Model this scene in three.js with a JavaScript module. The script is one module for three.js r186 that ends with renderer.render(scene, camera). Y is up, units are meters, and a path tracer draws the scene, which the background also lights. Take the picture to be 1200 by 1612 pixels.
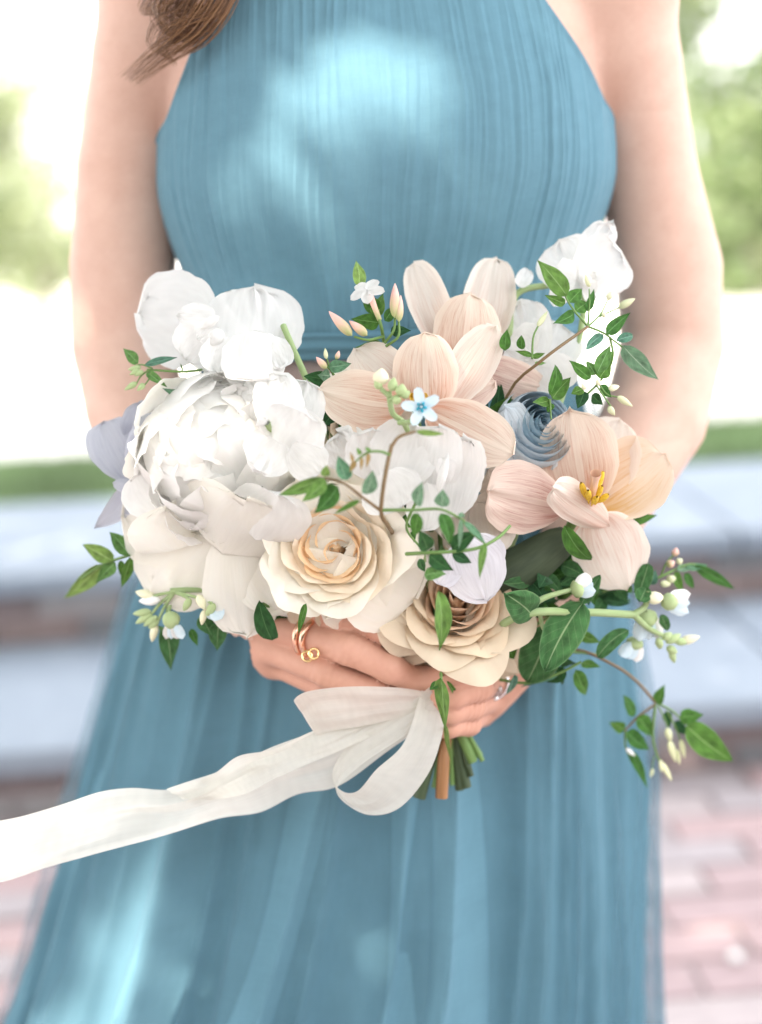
import * as THREE from 'three';
import { ImprovedNoise } from 'three/addons/math/ImprovedNoise.js';
import { RoundedBoxGeometry } from 'three/addons/geometries/RoundedBoxGeometry.js';
import { mergeGeometries } from 'three/addons/utils/BufferGeometryUtils.js';

// ---------- camera, sky, sun, exposure ----------
const scene = new THREE.Scene();
const camera = new THREE.PerspectiveCamera(38.6, 762 / 1024, 0.05, 400);
camera.rotation.order = 'YXZ';
camera.position.set(0, 1.2, 0);
camera.rotation.set(THREE.MathUtils.degToRad(-12.4), 0, THREE.MathUtils.degToRad(-2.6));
camera.focus = 0.965; camera.userData.fStop = 2.2;
camera.updateMatrixWorld(true);

const SKY = 0.8;
{
  const w = 128, h = 64, d = new Float32Array(w * h * 4);
  for (let j = 0; j < h; j++) for (let i = 0; i < w; i++) {
    const e = Math.max(0, (j + 0.5) / h * 2 - 1), k = Math.pow(e, 0.6), o = (j * w + i) * 4;
    d[o] = SKY * (1.05 - 0.17 * k); d[o + 1] = SKY * (1.03 - 0.1 * k); d[o + 2] = SKY * (1.0 + 0.02 * k); d[o + 3] = 1;
  }
  const t = new THREE.DataTexture(d, w, h, THREE.RGBAFormat, THREE.FloatType);
  t.mapping = THREE.EquirectangularReflectionMapping; t.magFilter = t.minFilter = THREE.LinearFilter; t.needsUpdate = true;
  scene.background = t; scene.environment = t;
}
const SUN = new THREE.Vector3(-0.42, 0.78, 0.5).normalize();
const sun = new THREE.DirectionalLight(new THREE.Color(1, 0.88, 0.75), 2.5);
sun.position.copy(SUN).multiplyScalar(20).add(new THREE.Vector3(0, 0, -3)); sun.target.position.set(0, 0, -3);
sun.castShadow = true; sun.shadow.radius = 0.9; sun.shadow.mapSize.set(2048, 2048);
Object.assign(sun.shadow.camera, { left: -12, right: 12, top: 12, bottom: -12, near: 0.5, far: 50 });
scene.add(sun, sun.target);
const renderer = new THREE.WebGLRenderer({ antialias: true });
renderer.setSize(762, 1024);
renderer.toneMapping = THREE.LinearToneMapping; renderer.toneMappingExposure = 5.0;
renderer.shadowMap.enabled = true; renderer.shadowMap.type = THREE.PCFSoftShadowMap;

// ---------- helpers ----------
const V = (x, y, z) => new THREE.Vector3(x, y, z);
const lerp = (a, b, t) => a + (b - a) * t, clamp = (x, a, b) => Math.min(b, Math.max(a, x));
const sstep = (a, b, x) => { const t = clamp((x - a) / (b - a), 0, 1); return t * t * (3 - 2 * t); };
let seed = 7;
const rnd = () => { seed = (seed * 1664525 + 1013904223) >>> 0; return seed / 4294967296; };
const rr = (a, b) => a + (b - a) * rnd();
const perlin = new ImprovedNoise();
const N = (x, y = 0, z = 0) => perlin.noise(x + 31.7, y + 17.3, z + 5.1);
// a point on the photographed scene: pixel of the photograph and the distance in front of the lens (vertical plane z = -d)
const TH = Math.tan(THREE.MathUtils.degToRad(38.6 / 2));
function ray(px, py) { return V((px - 600) / 806 * TH, (806 - py) / 806 * TH, -1).applyQuaternion(camera.quaternion); }
function at(px, py, d) { const r = ray(px, py); return r.multiplyScalar(d / -r.z).add(camera.position); }
function atHeight(px, py, h) { const r = ray(px, py); return r.multiplyScalar((h - camera.position.y) / r.y).add(camera.position); }
function proj(p) { const v = p.clone().applyMatrix4(camera.matrixWorldInverse); return [600 + v.x / -v.z / TH * 806, 806 - v.y / -v.z / TH * 806]; }
const PXM = 1 / 2302;                                  // metres per pixel at 1 m
// interpolation through a table of [key, value] rows
function tab(rows, x) {
  const s = rows[0][0] < rows[rows.length - 1][0] ? 1 : -1;
  if ((x - rows[0][0]) * s <= 0) return rows[0][1];
  for (let i = 1; i < rows.length; i++) if ((x - rows[i][0]) * s <= 0) {
    let t = (x - rows[i - 1][0]) / (rows[i][0] - rows[i - 1][0]);
    const p0 = rows[Math.max(0, i - 2)][1], p1 = rows[i - 1][1], p2 = rows[i][1], p3 = rows[Math.min(rows.length - 1, i + 1)][1];
    return 0.5 * (2 * p1 + (p2 - p0) * t + (2 * p0 - 5 * p1 + 4 * p2 - p3) * t * t + (3 * p1 - p0 - 3 * p2 + p3) * t * t * t);
  }
  return rows[rows.length - 1][1];
}

const used = {};
function numbered(n) { const k = used[n] = (used[n] ?? -1) + 1; return k ? n + '_' + String(k).padStart(3, '0') : n; }
function tag(o, label, category, group, kind) {
  if (label) o.userData.label = label; if (category) o.userData.category = category;
  if (group) o.userData.group = group; if (kind) o.userData.kind = kind; return o;
}
function thing(name, label, category, group, pos) {
  const g = new THREE.Group(); g.name = numbered(name); if (pos) g.position.copy(pos);
  scene.add(g); return tag(g, label, category, group);
}
function put(parent, name, geo, mat) {                 // geometry in world coordinates, hung under its thing
  const m = new THREE.Mesh(geo, mat); m.name = parent === scene ? numbered(name) : name; m.castShadow = m.receiveShadow = true;
  let p = parent, off = V(0, 0, 0); while (p && p !== scene) { off.add(p.position); p = p.parent; }
  if (off.lengthSq() > 0) geo.translate(-off.x, -off.y, -off.z);
  parent.add(m); return m;
}
function gridGeo(nu, nv, f, closeV = false) {
  const pos = [], uv = [], idx = [], c = nv + 1;
  for (let i = 0; i <= nu; i++) for (let j = 0; j <= nv; j++) {
    const p = f(i / nu, j / nv); pos.push(p.x, p.y, p.z); uv.push(j / nv, i / nu);
  }
  for (let i = 0; i < nu; i++) for (let j = 0; j < nv; j++) { const a = i * c + j; idx.push(a, a + 1, a + c, a + 1, a + c + 1, a + c); }
  const g = new THREE.BufferGeometry();
  g.setAttribute('position', new THREE.Float32BufferAttribute(pos, 3)); g.setAttribute('uv', new THREE.Float32BufferAttribute(uv, 2));
  g.setIndex(idx); g.computeVertexNormals();
  if (closeV) { const n = g.attributes.normal; for (let i = 0; i <= nu; i++) { const a = i * c, b = a + nv; const q = V(n.getX(a) + n.getX(b), n.getY(a) + n.getY(b), n.getZ(a) + n.getZ(b)).normalize(); n.setXYZ(a, q.x, q.y, q.z); n.setXYZ(b, q.x, q.y, q.z); } }
  return g;
}
// a tapered round stem / bud / strand along a curve
function sweep(pts, rad, segs = 12, rs = 7) {
  const curve = new THREE.CatmullRomCurve3(pts), fr = curve.computeFrenetFrames(segs, false), rf = typeof rad === 'function' ? rad : () => rad;
  return gridGeo(segs, rs, (u, v) => {
    const i = Math.round(u * segs), a = v * Math.PI * 2, r = Math.max(1e-5, rf(u));
    return curve.getPointAt(u).addScaledVector(fr.normals[i], Math.cos(a) * r).addScaledVector(fr.binormals[i], Math.sin(a) * r);
  }, true);
}
// naive surface nets over a distance field
function meshField(f, lo, hi, cell, skip) {
  const nx = Math.ceil((hi.x - lo.x) / cell) + 1, ny = Math.ceil((hi.y - lo.y) / cell) + 1, nz = Math.ceil((hi.z - lo.z) / cell) + 1;
  const val = new Float32Array(nx * ny * nz), id = (x, y, z) => (z * ny + y) * nx + x;
  for (let z = 0; z < nz; z++) for (let y = 0; y < ny; y++) for (let x = 0; x < nx; x++) val[id(x, y, z)] = f(lo.x + x * cell, lo.y + y * cell, lo.z + z * cell);
  const vi = new Int32Array(nx * ny * nz).fill(-1), pos = [], nor = [], idx = [];
  for (let z = 0; z < nz - 1; z++) for (let y = 0; y < ny - 1; y++) for (let x = 0; x < nx - 1; x++) {
    let n = 0, sx = 0, sy = 0, sz = 0;
    const c = [];
    for (let k = 0; k < 8; k++) c.push(val[id(x + (k & 1), y + (k >> 1 & 1), z + (k >> 2))]);
    for (let k = 0; k < 8; k++) for (const b of [1, 2, 4]) if (!(k & b)) {
      const a0 = c[k], a1 = c[k | b]; if ((a0 < 0) === (a1 < 0)) continue;
      const t = a0 / (a0 - a1); n++;
      sx += (k & 1) + (b === 1 ? t : 0); sy += (k >> 1 & 1) + (b === 2 ? t : 0); sz += (k >> 2) + (b === 4 ? t : 0);
    }
    if (!n) continue;
    const px = lo.x + (x + sx / n) * cell, py = lo.y + (y + sy / n) * cell, pz = lo.z + (z + sz / n) * cell;
    if (skip && skip(px, py, pz)) continue;
    vi[id(x, y, z)] = pos.length / 3; pos.push(px, py, pz);
    const e = cell * 0.5, g = V(f(px + e, py, pz) - f(px - e, py, pz), f(px, py + e, pz) - f(px, py - e, pz), f(px, py, pz + e) - f(px, py, pz - e)).normalize();
    nor.push(g.x, g.y, g.z);
  }
  const quad = (a, b, c, d, flip) => { if (a < 0 || b < 0 || c < 0 || d < 0) return; flip ? idx.push(a, c, b, a, d, c) : idx.push(a, b, c, a, c, d); };
  for (let z = 1; z < nz - 1; z++) for (let y = 1; y < ny - 1; y++) for (let x = 1; x < nx - 1; x++) {
    const v0 = val[id(x, y, z)] < 0;
    if (v0 !== val[id(x + 1, y, z)] < 0) quad(vi[id(x, y - 1, z - 1)], vi[id(x, y, z - 1)], vi[id(x, y, z)], vi[id(x, y - 1, z)], !v0);
    if (v0 !== val[id(x, y + 1, z)] < 0) quad(vi[id(x - 1, y, z - 1)], vi[id(x - 1, y, z)], vi[id(x, y, z)], vi[id(x, y, z - 1)], !v0);
    if (v0 !== val[id(x, y, z + 1)] < 0) quad(vi[id(x - 1, y - 1, z)], vi[id(x, y - 1, z)], vi[id(x, y, z)], vi[id(x - 1, y, z)], !v0);
  }
  const g = new THREE.BufferGeometry();
  g.setAttribute('position', new THREE.Float32BufferAttribute(pos, 3)); g.setAttribute('normal', new THREE.Float32BufferAttribute(nor, 3));
  g.setAttribute('uv', new THREE.Float32BufferAttribute(pos.flatMap((_, i) => i % 3 ? [] : [pos[i] * 4, pos[i + 1] * 4]), 2));
  g.setIndex(idx); return g;
}
// computed textures
function tex(w, h, f, srgb = true) {
  const d = new Uint8Array(w * h * 4);
  for (let j = 0; j < h; j++) for (let i = 0; i < w; i++) {
    const c = f((i + 0.5) / w, (j + 0.5) / h), o = (j * w + i) * 4;
    for (let k = 0; k < 3; k++) d[o + k] = clamp(255 * (srgb ? Math.pow(clamp(c[k], 0, 1), 1 / 2.2) : c[k]), 0, 255);
    d[o + 3] = 255;
  }
  const t = new THREE.DataTexture(d, w, h); t.magFilter = t.minFilter = THREE.LinearFilter; t.wrapS = t.wrapT = THREE.RepeatWrapping;
  if (srgb) t.colorSpace = THREE.SRGBColorSpace; t.needsUpdate = true; return t;
}
const mix3 = (a, b, t) => [lerp(a[0], b[0], t), lerp(a[1], b[1], t), lerp(a[2], b[2], t)];
const rgb = (c) => new THREE.Color().setRGB(c[0], c[1], c[2]);
const std = (c, rough = 0.8, o = {}) => new THREE.MeshPhysicalMaterial({ color: rgb(c), roughness: rough, side: THREE.DoubleSide, ...o });
const thin = (c, tr = 0.35, o = {}) => std(c, 1, { transmission: tr, thickness: 0, specularIntensity: 0.35, ...o });

// ---------- materials ----------
const veinTex = (pale, deep, amount, edge) => tex(384, 160, (x, y) => {
  const v = Math.abs(x * 2 - 1), fan = x * 30 + (x - 0.5) * 12 * y;
  let s = Math.pow(1 - Math.abs(N(fan, y * 1.6, 3)), 9) * 0.75 + Math.pow(1 - Math.abs(N(fan * 1.9, y * 2.5, 9)), 10) * 0.45 + 0.35 * Math.max(0, N(x * 5, y * 2, 6));
  s = clamp(s * (0.75 + 0.6 * N(fan * 0.4, y * 3, 14)), 0, 1);
  let k = s * amount * (1.1 - 0.5 * y) + edge * Math.pow(1 - y, 2.2);
  k *= 1 - 0.9 * sstep(0.7, 1, Math.max(v, y * y));
  if (v < 0.09) k *= 0.45;
  return mix3(pale, deep, clamp(k, 0, 1));
});
const softTex = (a, b, f = 3) => tex(96, 96, (x, y) => mix3(a, b, clamp(0.5 + N(x * f, y * f) * 0.8 + N(x * f * 6, y * f * 1.5, 4) * 0.45, 0, 1)));
const leafTex = (base, vein) => tex(96, 128, (x, y) => {
  const v = Math.abs(x * 2 - 1), side = Math.abs(((y * 7 - v * 2.2) % 1 + 1) % 1 - 0.5);
  let k = v < 0.05 ? 0.8 : side < 0.05 ? 0.16 : 0; k = Math.max(k, 0.3 * sstep(0.88, 1, v));
  const n = 0.82 + 0.4 * N(x * 5, y * 6, 2) + 0.15 * N(x * 30, y * 30, 2);
  return mix3(base.map((c) => c * n), vein, k);
});
const petalBump = tex(96, 96, (x, y) => { const h = 0.5 + 0.35 * N(x * 26, y * 2.5) + 0.2 * N(x * 60, y * 5, 3); return [h, h, h]; }, false);
const M = {
  peony: thin([1, 1, 1], 0.5, { map: softTex([0.96, 0.955, 0.94], [0.93, 0.925, 0.9]), bumpMap: petalBump, bumpScale: 0.00025 }),
  white: thin([1, 1, 1], 0.45, { map: softTex([0.92, 0.915, 0.9], [0.83, 0.825, 0.81]), bumpMap: petalBump, bumpScale: 0.0004 }),
  ivory: thin([1, 1, 1], 0.42, { map: softTex([0.94, 0.92, 0.86], [0.93, 0.905, 0.83]), bumpMap: petalBump, bumpScale: 0.0003 }),
  lilac: thin([1, 1, 1], 0.3, { map: softTex([0.78, 0.76, 0.8], [0.72, 0.7, 0.75]), bumpMap: petalBump, bumpScale: 0.0005 }),
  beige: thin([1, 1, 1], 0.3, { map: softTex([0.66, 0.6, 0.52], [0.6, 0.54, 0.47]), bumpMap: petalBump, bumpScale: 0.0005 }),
  cream: thin([1, 1, 1], 0.25, { map: softTex([0.93, 0.89, 0.8], [0.92, 0.87, 0.76]), bumpMap: petalBump, bumpScale: 0.0004 }),
  creamMid: thin([1, 1, 1], 0.25, { map: softTex([0.93, 0.84, 0.7], [0.92, 0.81, 0.65]), bumpMap: petalBump, bumpScale: 0.0004 }),
  creamDeep: thin([1, 1, 1], 0.25, { map: softTex([0.92, 0.72, 0.49], [0.9, 0.65, 0.4]), bumpMap: petalBump, bumpScale: 0.0004 }),
  tan: thin([1, 1, 1], 0.2, { map: softTex([0.79, 0.68, 0.53], [0.75, 0.62, 0.47]), bumpMap: petalBump, bumpScale: 0.0004 }),
  tanMid: thin([1, 1, 1], 0.2, { map: softTex([0.85, 0.71, 0.54], [0.82, 0.67, 0.49]), bumpMap: petalBump, bumpScale: 0.0004 }),
  tanDeep: thin([1, 1, 1], 0.2, { map: softTex([0.82, 0.63, 0.46], [0.78, 0.57, 0.4]), bumpMap: petalBump, bumpScale: 0.0004 }),
  tulip: thin([1, 1, 1], 0.38, { map: veinTex([0.88, 0.76, 0.65], [0.6, 0.3, 0.2], 0.8, 0.75), bumpMap: petalBump, bumpScale: 0.0004 }),
  tulipPale: thin([1, 1, 1], 0.38, { map: veinTex([0.89, 0.81, 0.73], [0.66, 0.4, 0.31], 0.65, 0.5), bumpMap: petalBump, bumpScale: 0.0004 }),
  tulipPink: thin([1, 1, 1], 0.38, { map: veinTex([0.87, 0.72, 0.63], [0.5, 0.22, 0.19], 0.85, 0.55), bumpMap: petalBump, bumpScale: 0.0004 }),
  tulipGold: thin([1, 1, 1], 0.38, { map: veinTex([0.83, 0.68, 0.55], [0.68, 0.36, 0.1], 0.7, 0.95), bumpMap: petalBump, bumpScale: 0.0004 }),
  lavender: thin([1, 1, 1], 0.25, { map: veinTex([0.56, 0.58, 0.65], [0.32, 0.34, 0.46], 0.6, 0.25), bumpMap: petalBump, bumpScale: 0.0005 }),
  blueGrey: thin([1, 1, 1], 0.2, { map: softTex([0.62, 0.7, 0.76], [0.5, 0.62, 0.7]), bumpMap: petalBump, bumpScale: 0.0006 }),
  blueDeep: thin([1, 1, 1], 0.15, { map: softTex([0.46, 0.6, 0.68], [0.34, 0.5, 0.6]), bumpMap: petalBump, bumpScale: 0.0006 }),
  blueSkin: thin([1, 1, 1], 0.3, { map: veinTex([0.62, 0.7, 0.76], [0.85, 0.87, 0.88], 0.8, 0.2), bumpMap: petalBump, bumpScale: 0.0006 }),
  tweedia: thin([1, 1, 1], 0.2, { map: softTex([0.72, 0.82, 0.87], [0.62, 0.76, 0.84]) }),
  turquoise: std([0.02, 0.4, 0.55], 0.5),
  pistil: std([0.75, 0.5, 0.36], 0.6), yellow: std([0.85, 0.58, 0.05], 0.8, { map: softTex([1, 1, 1], [0.75, 0.7, 0.6], 5) }),
  leaf: thin([1, 1, 1], 0.25, { map: leafTex([0.075, 0.21, 0.03], [0.2, 0.36, 0.12]), specularIntensity: 0.5 }),
  leafLight: thin([1, 1, 1], 0.25, { map: leafTex([0.17, 0.33, 0.07], [0.32, 0.48, 0.2]), specularIntensity: 0.5 }),
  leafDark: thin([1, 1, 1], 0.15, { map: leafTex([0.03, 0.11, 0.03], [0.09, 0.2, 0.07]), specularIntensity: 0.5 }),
  leafBlue: thin([1, 1, 1], 0.2, { map: leafTex([0.13, 0.29, 0.16], [0.32, 0.46, 0.34]) }),
  tweediaLeaf: thin([1, 1, 1], 0.15, { map: leafTex([0.06, 0.17, 0.055], [0.26, 0.36, 0.19]) }),
  leafRed: thin([0.35, 0.24, 0.1], 0.2),
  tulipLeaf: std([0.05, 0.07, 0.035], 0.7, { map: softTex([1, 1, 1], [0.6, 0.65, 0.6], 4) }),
  stem: std([0.16, 0.28, 0.08], 0.6, { map: softTex([1, 1, 1], [0.7, 0.75, 0.6], 5) }), stemFuzz: std([0.36, 0.46, 0.24], 0.95, { map: softTex([1, 1, 1], [0.8, 0.85, 0.7], 6), sheen: 1, sheenColor: rgb([0.5, 0.55, 0.45]), sheenRoughness: 0.5 }),
  stemBrown: std([0.2, 0.13, 0.06], 0.6), stemOrange: std([0.42, 0.2, 0.085], 0.5, { map: softTex([1, 1, 1], [0.6, 0.6, 0.5], 4) }), stemDark: std([0.05, 0.08, 0.035], 0.6, { map: softTex([1, 1, 1], [0.6, 0.7, 0.5], 4) }), cut: std([0.6, 0.58, 0.45], 0.9),
  bud: std([0.62, 0.64, 0.4], 0.7), budGreen: std([0.4, 0.5, 0.25], 0.8), budPink: std([1, 1, 1], 0.7, { map: tex(32, 64, (x, y) => mix3([0.4, 0.42, 0.18], [0.85, 0.5, 0.44], clamp(y * 1.7 - 0.1 + N(x * 8, y * 3) * 0.3, 0, 1))) }), budWhite: std([0.84, 0.84, 0.82], 0.7), budCream: std([0.8, 0.78, 0.55], 0.75),
  ribbon: thin([1, 1, 1], 0.55, { map: tex(128, 128, (x, y) => { const n = 0.84 + 0.04 * N(x * 90, y * 6) + 0.04 * N(x * 4, y * 60, 3); return [n, n * 0.985, n * 0.92]; }) }),
};

// ---------- the bouquet's form: a dome in front of her waist ----------
const dome = (px, py) => clamp(0.925 + 0.1 * (((px - 600) / 480) ** 2 + ((py - 800) / 420) ** 2), 0.9, 1.045);
const pt = (a) => at(a[0], a[1], dome(a[0], a[1]) + (a[2] || 0));

function profile(u, a, b) { const m = a / (a + b), n = Math.pow(m, a) * Math.pow(1 - m, b); return Math.pow(u, a) * Math.pow(1 - u, b) / n; }
// a petal or leaf from base B to tip T, W its half width (all metres), o: how it cups, folds, bends and ruffles
function petalGeo(B, T, W, o = {}) {
  const { nu = 16, nv = 12, a = 0.6, b = 0.5, cup = 0.25, fold = 0, bend = 0, curl = 0, ruf = 0.05, notch = 0.03, twist = 0, wave = 0.02, rf = 5, sk = 0, scal = 0.03 } = o;
  const s = rnd() * 100, A = T.clone().sub(B), L = A.length();
  const f = camera.position.clone().sub(B.clone().add(T).multiplyScalar(0.5)).normalize(); if (o.f) f.add(V(...o.f));
  const n = f.addScaledVector(A, -f.dot(A) / (L * L)).normalize(), sd = A.clone().cross(n).normalize();
  const w0 = o.base || 0;
  return gridGeo(nu, nv, (u, vv) => {
    const v = vv * 2 - 1, pr = Math.max(0, profile(u, a, b)) * (1 - w0) + w0 * (1 - u) ** 0.5, av = Math.abs(v);
    const uu = u * (1 + notch * (N(v * 2.6, s, 1) + 0.7 * N(v * 6, s, 5)) * u);
    const x = W * pr * v * (1 + 0.07 * N(u * 4, s, v > 0 ? 2 : 9) + scal * N(u * 11, s, v > 0 ? 5 : 12)) + sk * W * u * (1 - u) * 4;
    let z = cup * W * v * v * Math.min(1, pr * 1.2) + fold * W * av * pr + bend * L * 4 * u * (1 - u) + curl * L * u * u * u;
    const ph = Math.atan2(v * 1.2, u - 0.35), er = Math.min(1, Math.max(av, u)), e3 = er * er * er;
    z += ruf * W * e3 * (N(Math.cos(ph) * rf * 0.42 + s, Math.sin(ph) * rf * 0.42, s) * 1.7 + 0.5 * N(Math.cos(ph) * rf + s, Math.sin(ph) * rf, s + 3));
    z += wave * L * N(u * 2.5, v * 2 + s, s + 3);
    const tw = twist * (u - 0.5) * 2;
    return B.clone().addScaledVector(A, uu).addScaledVector(sd, x * Math.cos(tw) - z * Math.sin(tw) * 0).addScaledVector(n, z + x * Math.sin(tw));
  });
}
function petal(parent, name, mat, b, t, w, o = {}) {
  const B = pt(b), T = pt(t), d = (dome(b[0], b[1]) + dome(t[0], t[1])) / 2;
  return put(parent, name, petalGeo(B, T, w * PXM * d * 0.5 / 0.98, o), mat);
}
for (const [k, base, vein] of [['leaf', [0.075, 0.21, 0.03], [0.2, 0.36, 0.12]], ['leafLight', [0.17, 0.33, 0.07], [0.32, 0.48, 0.2]], ['leafDark', [0.03, 0.11, 0.03], [0.09, 0.2, 0.07]], ['leafBlue', [0.13, 0.29, 0.16], [0.32, 0.46, 0.34]]])
  M[k].userData.kin = [M[k], ...[[1.35, 1.12, 1.2], [0.75, 0.85, 1]].map((f) => thin([1, 1, 1], 0.25, { map: leafTex(base.map((c, i) => c * f[i]), vein.map((c, i) => c * (f[i] + 0.15))), specularIntensity: 0.5 }))];
function leaf(parent, mat, b, t, w, o = {}) {
  if (mat.userData.kin) mat = mat.userData.kin[Math.floor(rnd() * 3)]; return petal(parent, 'leaf', mat, b, t, w, { nu: 12, nv: 6, a: rr(0.5, 0.6), b: rr(0.95, 1.25), cup: rr(-0.1, 0.1), fold: rr(0.1, 0.4), bend: rr(-0.09, 0.1), curl: rr(-0.22, 0.1), ruf: 0.1, notch: 0, wave: 0.03, sk: rr(-0.15, 0.15), twist: rr(-0.5, 0.5), f: [rr(-0.5, 0.5), rr(-0.2, 0.5), 0], ...o }); }
function stem(parent, mat, pts, r0, r1, name = 'stem') { return put(parent, name, sweep(pts.map(pt), (u) => lerp(r0, r1, u), Math.max(10, pts.length * 5), 7), mat); }
function bud(parent, name, mat, b, t, w, k = 0.8) {
  const B = pt(b), T = pt(t), r = w * PXM * 0.5 * 0.97;
  return put(parent, name, sweep([B, B.clone().lerp(T, 0.5).add(V(0, 0, 0.0005)), T], (u) => r * Math.pow(Math.sin(Math.PI * clamp(Math.pow(u, k) * 0.97 + 0.02, 0, 1)), 0.8), 12, 9), mat);
}
function sepals(parent, b, t, w, n = 4, mat = M.budGreen) {
  const B = pt(b), T = pt(t), ax = T.clone().sub(B), side = V(0, 0, 1).cross(ax).normalize(), up = ax.clone().normalize().cross(side);
  const gs = [];
  for (let i = 0; i < n; i++) { const a = i / n * 6.28 + 0.4, r = w * PXM * 0.5, dir = side.clone().multiplyScalar(Math.cos(a)).addScaledVector(up, Math.sin(a)); gs.push(sweep([B, B.clone().addScaledVector(ax, 0.5).addScaledVector(dir, r), B.clone().addScaledVector(ax, 1).addScaledVector(dir, r * 1.4)], (u) => r * 0.28 * (1 - u * 0.95), 6, 5)); }
  return put(parent, 'sepals', mergeGeometries(gs), mat);
}
// a double flower in its own frame: axis to the viewer's side, petals wrapped round it
function frameAt(C, dir) { const y = dir.clone().normalize(), x = V(0, 1, 0).cross(y).normalize(), z = x.clone().cross(y); return (r, th, h, jx = 0, jy = 0) => C.clone().addScaledVector(x, r * Math.cos(th) + jx).addScaledVector(z, r * Math.sin(th) + jy).addScaledVector(y, h); }
function cupPetal(F, th, span, r0, r1, h0, h1, o = {}) {
  const { roll = 0.3, drop = 0.4, ruf = 0.06, point = 0, nu = 16, nv = 26, p = 0.6 } = o, s = rnd() * 60;
  return gridGeo(nu, nv, (u, vv) => {
    const v = vv * 2 - 1, av = Math.abs(v), edge = 1 - drop * Math.pow(av, 2.4);
    const uu = u * edge, q = Math.pow(uu, p);
    let r = lerp(r0, r1, q) + roll * r1 * Math.pow(uu, 6) + ruf * r1 * uu * N(v * 2.5 + s, u * 2, s) + r1 * 0.12 * ruf * 4 * N(v * 4.5, u * 3, s) * Math.pow(uu, 3);
    r *= 1 + (o.sp ?? 0.1) * v; const jx = o.jx || 0, jy = o.jy || 0;
    let h = lerp(h0, h1, uu) - roll * (h1 - h0) * 0.6 * Math.pow(uu, 6) + ruf * (h1 - h0) * 1.4 * N(v * 3 + s, 1, s) * Math.pow(uu, 2);
    r += point * r1 * Math.pow(uu, 4) * Math.exp(-av * av * 18);
    return F(r, th + v * span * (0.55 + 0.45 * Math.pow(u, 0.5)), h, jx, jy);
  });
}

// ---------- the setting ----------
const YAW = THREE.MathUtils.degToRad(4), fwd = V(-Math.sin(YAW), 0, -Math.cos(YAW)), rgt = V(Math.cos(YAW), 0, -Math.sin(YAW));
const H1 = 0.155, H2 = 0.335;
const o1 = atHeight(600, 1250, 0), o2 = atHeight(600, 977, H1), o3 = atHeight(600, 760, H2), o4 = atHeight(600, 688, H2), o5 = atHeight(600, 500, H2);
const place = (o, x, y, f) => o.clone().addScaledVector(rgt, x).addScaledVector(fwd, f).setY(y);
function boxAt(o, x, y, f, w, h, d, r = 0.004, turn = 0) {      // its lower front edge centre at o + (x, y, f)
  const g = new RoundedBoxGeometry(w, h, d, 1, r); g.rotateY(YAW + turn);
  const c = place(o, x, y + h / 2, f + d / 2); return g.translate(c.x, c.y, c.z);
}
const noisy = (a, b, f) => softTex(a, b, f);
const S = {
  stone: std([1, 1, 1], 0.85, { map: noisy([0.26, 0.295, 0.345], [0.215, 0.25, 0.3], 4) }),
  nosing: std([1, 1, 1], 0.85, { map: noisy([0.3, 0.36, 0.42], [0.22, 0.27, 0.33], 4) }),
  mortar: std([0.4, 0.33, 0.33], 0.95, { map: noisy([1, 1, 1], [0.7, 0.7, 0.7], 8) }),
  bricks: [[0.25, 0.185, 0.175], [0.2, 0.155, 0.155], [0.26, 0.2, 0.19], [0.18, 0.18, 0.19], [0.31, 0.29, 0.29]].map((c) => std([1, 1, 1], 0.9, { map: noisy(c, c.map((x) => x * 0.7), 5) })),
  pavers: [[0.42, 0.3, 0.3], [0.39, 0.285, 0.29], [0.42, 0.33, 0.33], [0.38, 0.33, 0.34], [0.44, 0.37, 0.37]].map((c) => std([1, 1, 1], 0.9, { map: noisy(c, c.map((x) => x * 0.8), 5) })),
  path: std([0.78, 0.74, 0.68], 0.95, { map: noisy([1, 1, 1], [0.85, 0.84, 0.82], 20) }),
  soil: std([0.07, 0.13, 0.035], 1), house: std([0.82, 0.81, 0.78], 0.9), trim: std([0.86, 0.86, 0.85], 0.8), door: std([0.5, 0.5, 0.48], 0.7),
  bark: std([0.16, 0.12, 0.09], 0.95, { map: noisy([1, 1, 1], [0.6, 0.6, 0.6], 9) }),
  pale: std([0.8, 0.8, 0.78], 0.8),
};
{ // ground to the horizon, behind the steps at their height, and the brick paving in front
  const g = new THREE.PlaneGeometry(400, 400).rotateX(-Math.PI / 2).translate(0, -0.012, 0);
  tag(put(scene, 'ground', g, S.mortar), null, null, null, 'structure');
  const pav = new THREE.Group(); pav.name = 'brick_paving'; scene.add(pav); tag(pav, null, null, null, 'structure');
  put(pav, 'mortar_bed', gridGeo(1, 1, (u, v) => place(o1, lerp(-1.9, 1.9, v), -0.006, lerp(-1.3, 0.0, u))), S.mortar);
  for (let r = 0; r < 12; r++) for (let c = -8; c <= 8; c++) {
    const x = (c + (r % 2) * 0.5) * 0.212 + rr(-0.003, 0.003), f = -0.105 - r * 0.104;
    if (Math.abs(x) < 0.12 && r > 3) continue;
    put(pav, 'brick', boxAt(o1, x, -0.045, f, 0.2, 0.045 + rr(0, 0.006), 0.094, 0.005, rr(-0.015, 0.015)), S.pavers[Math.floor(rr(0, 4.99))]);
  }
}
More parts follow.
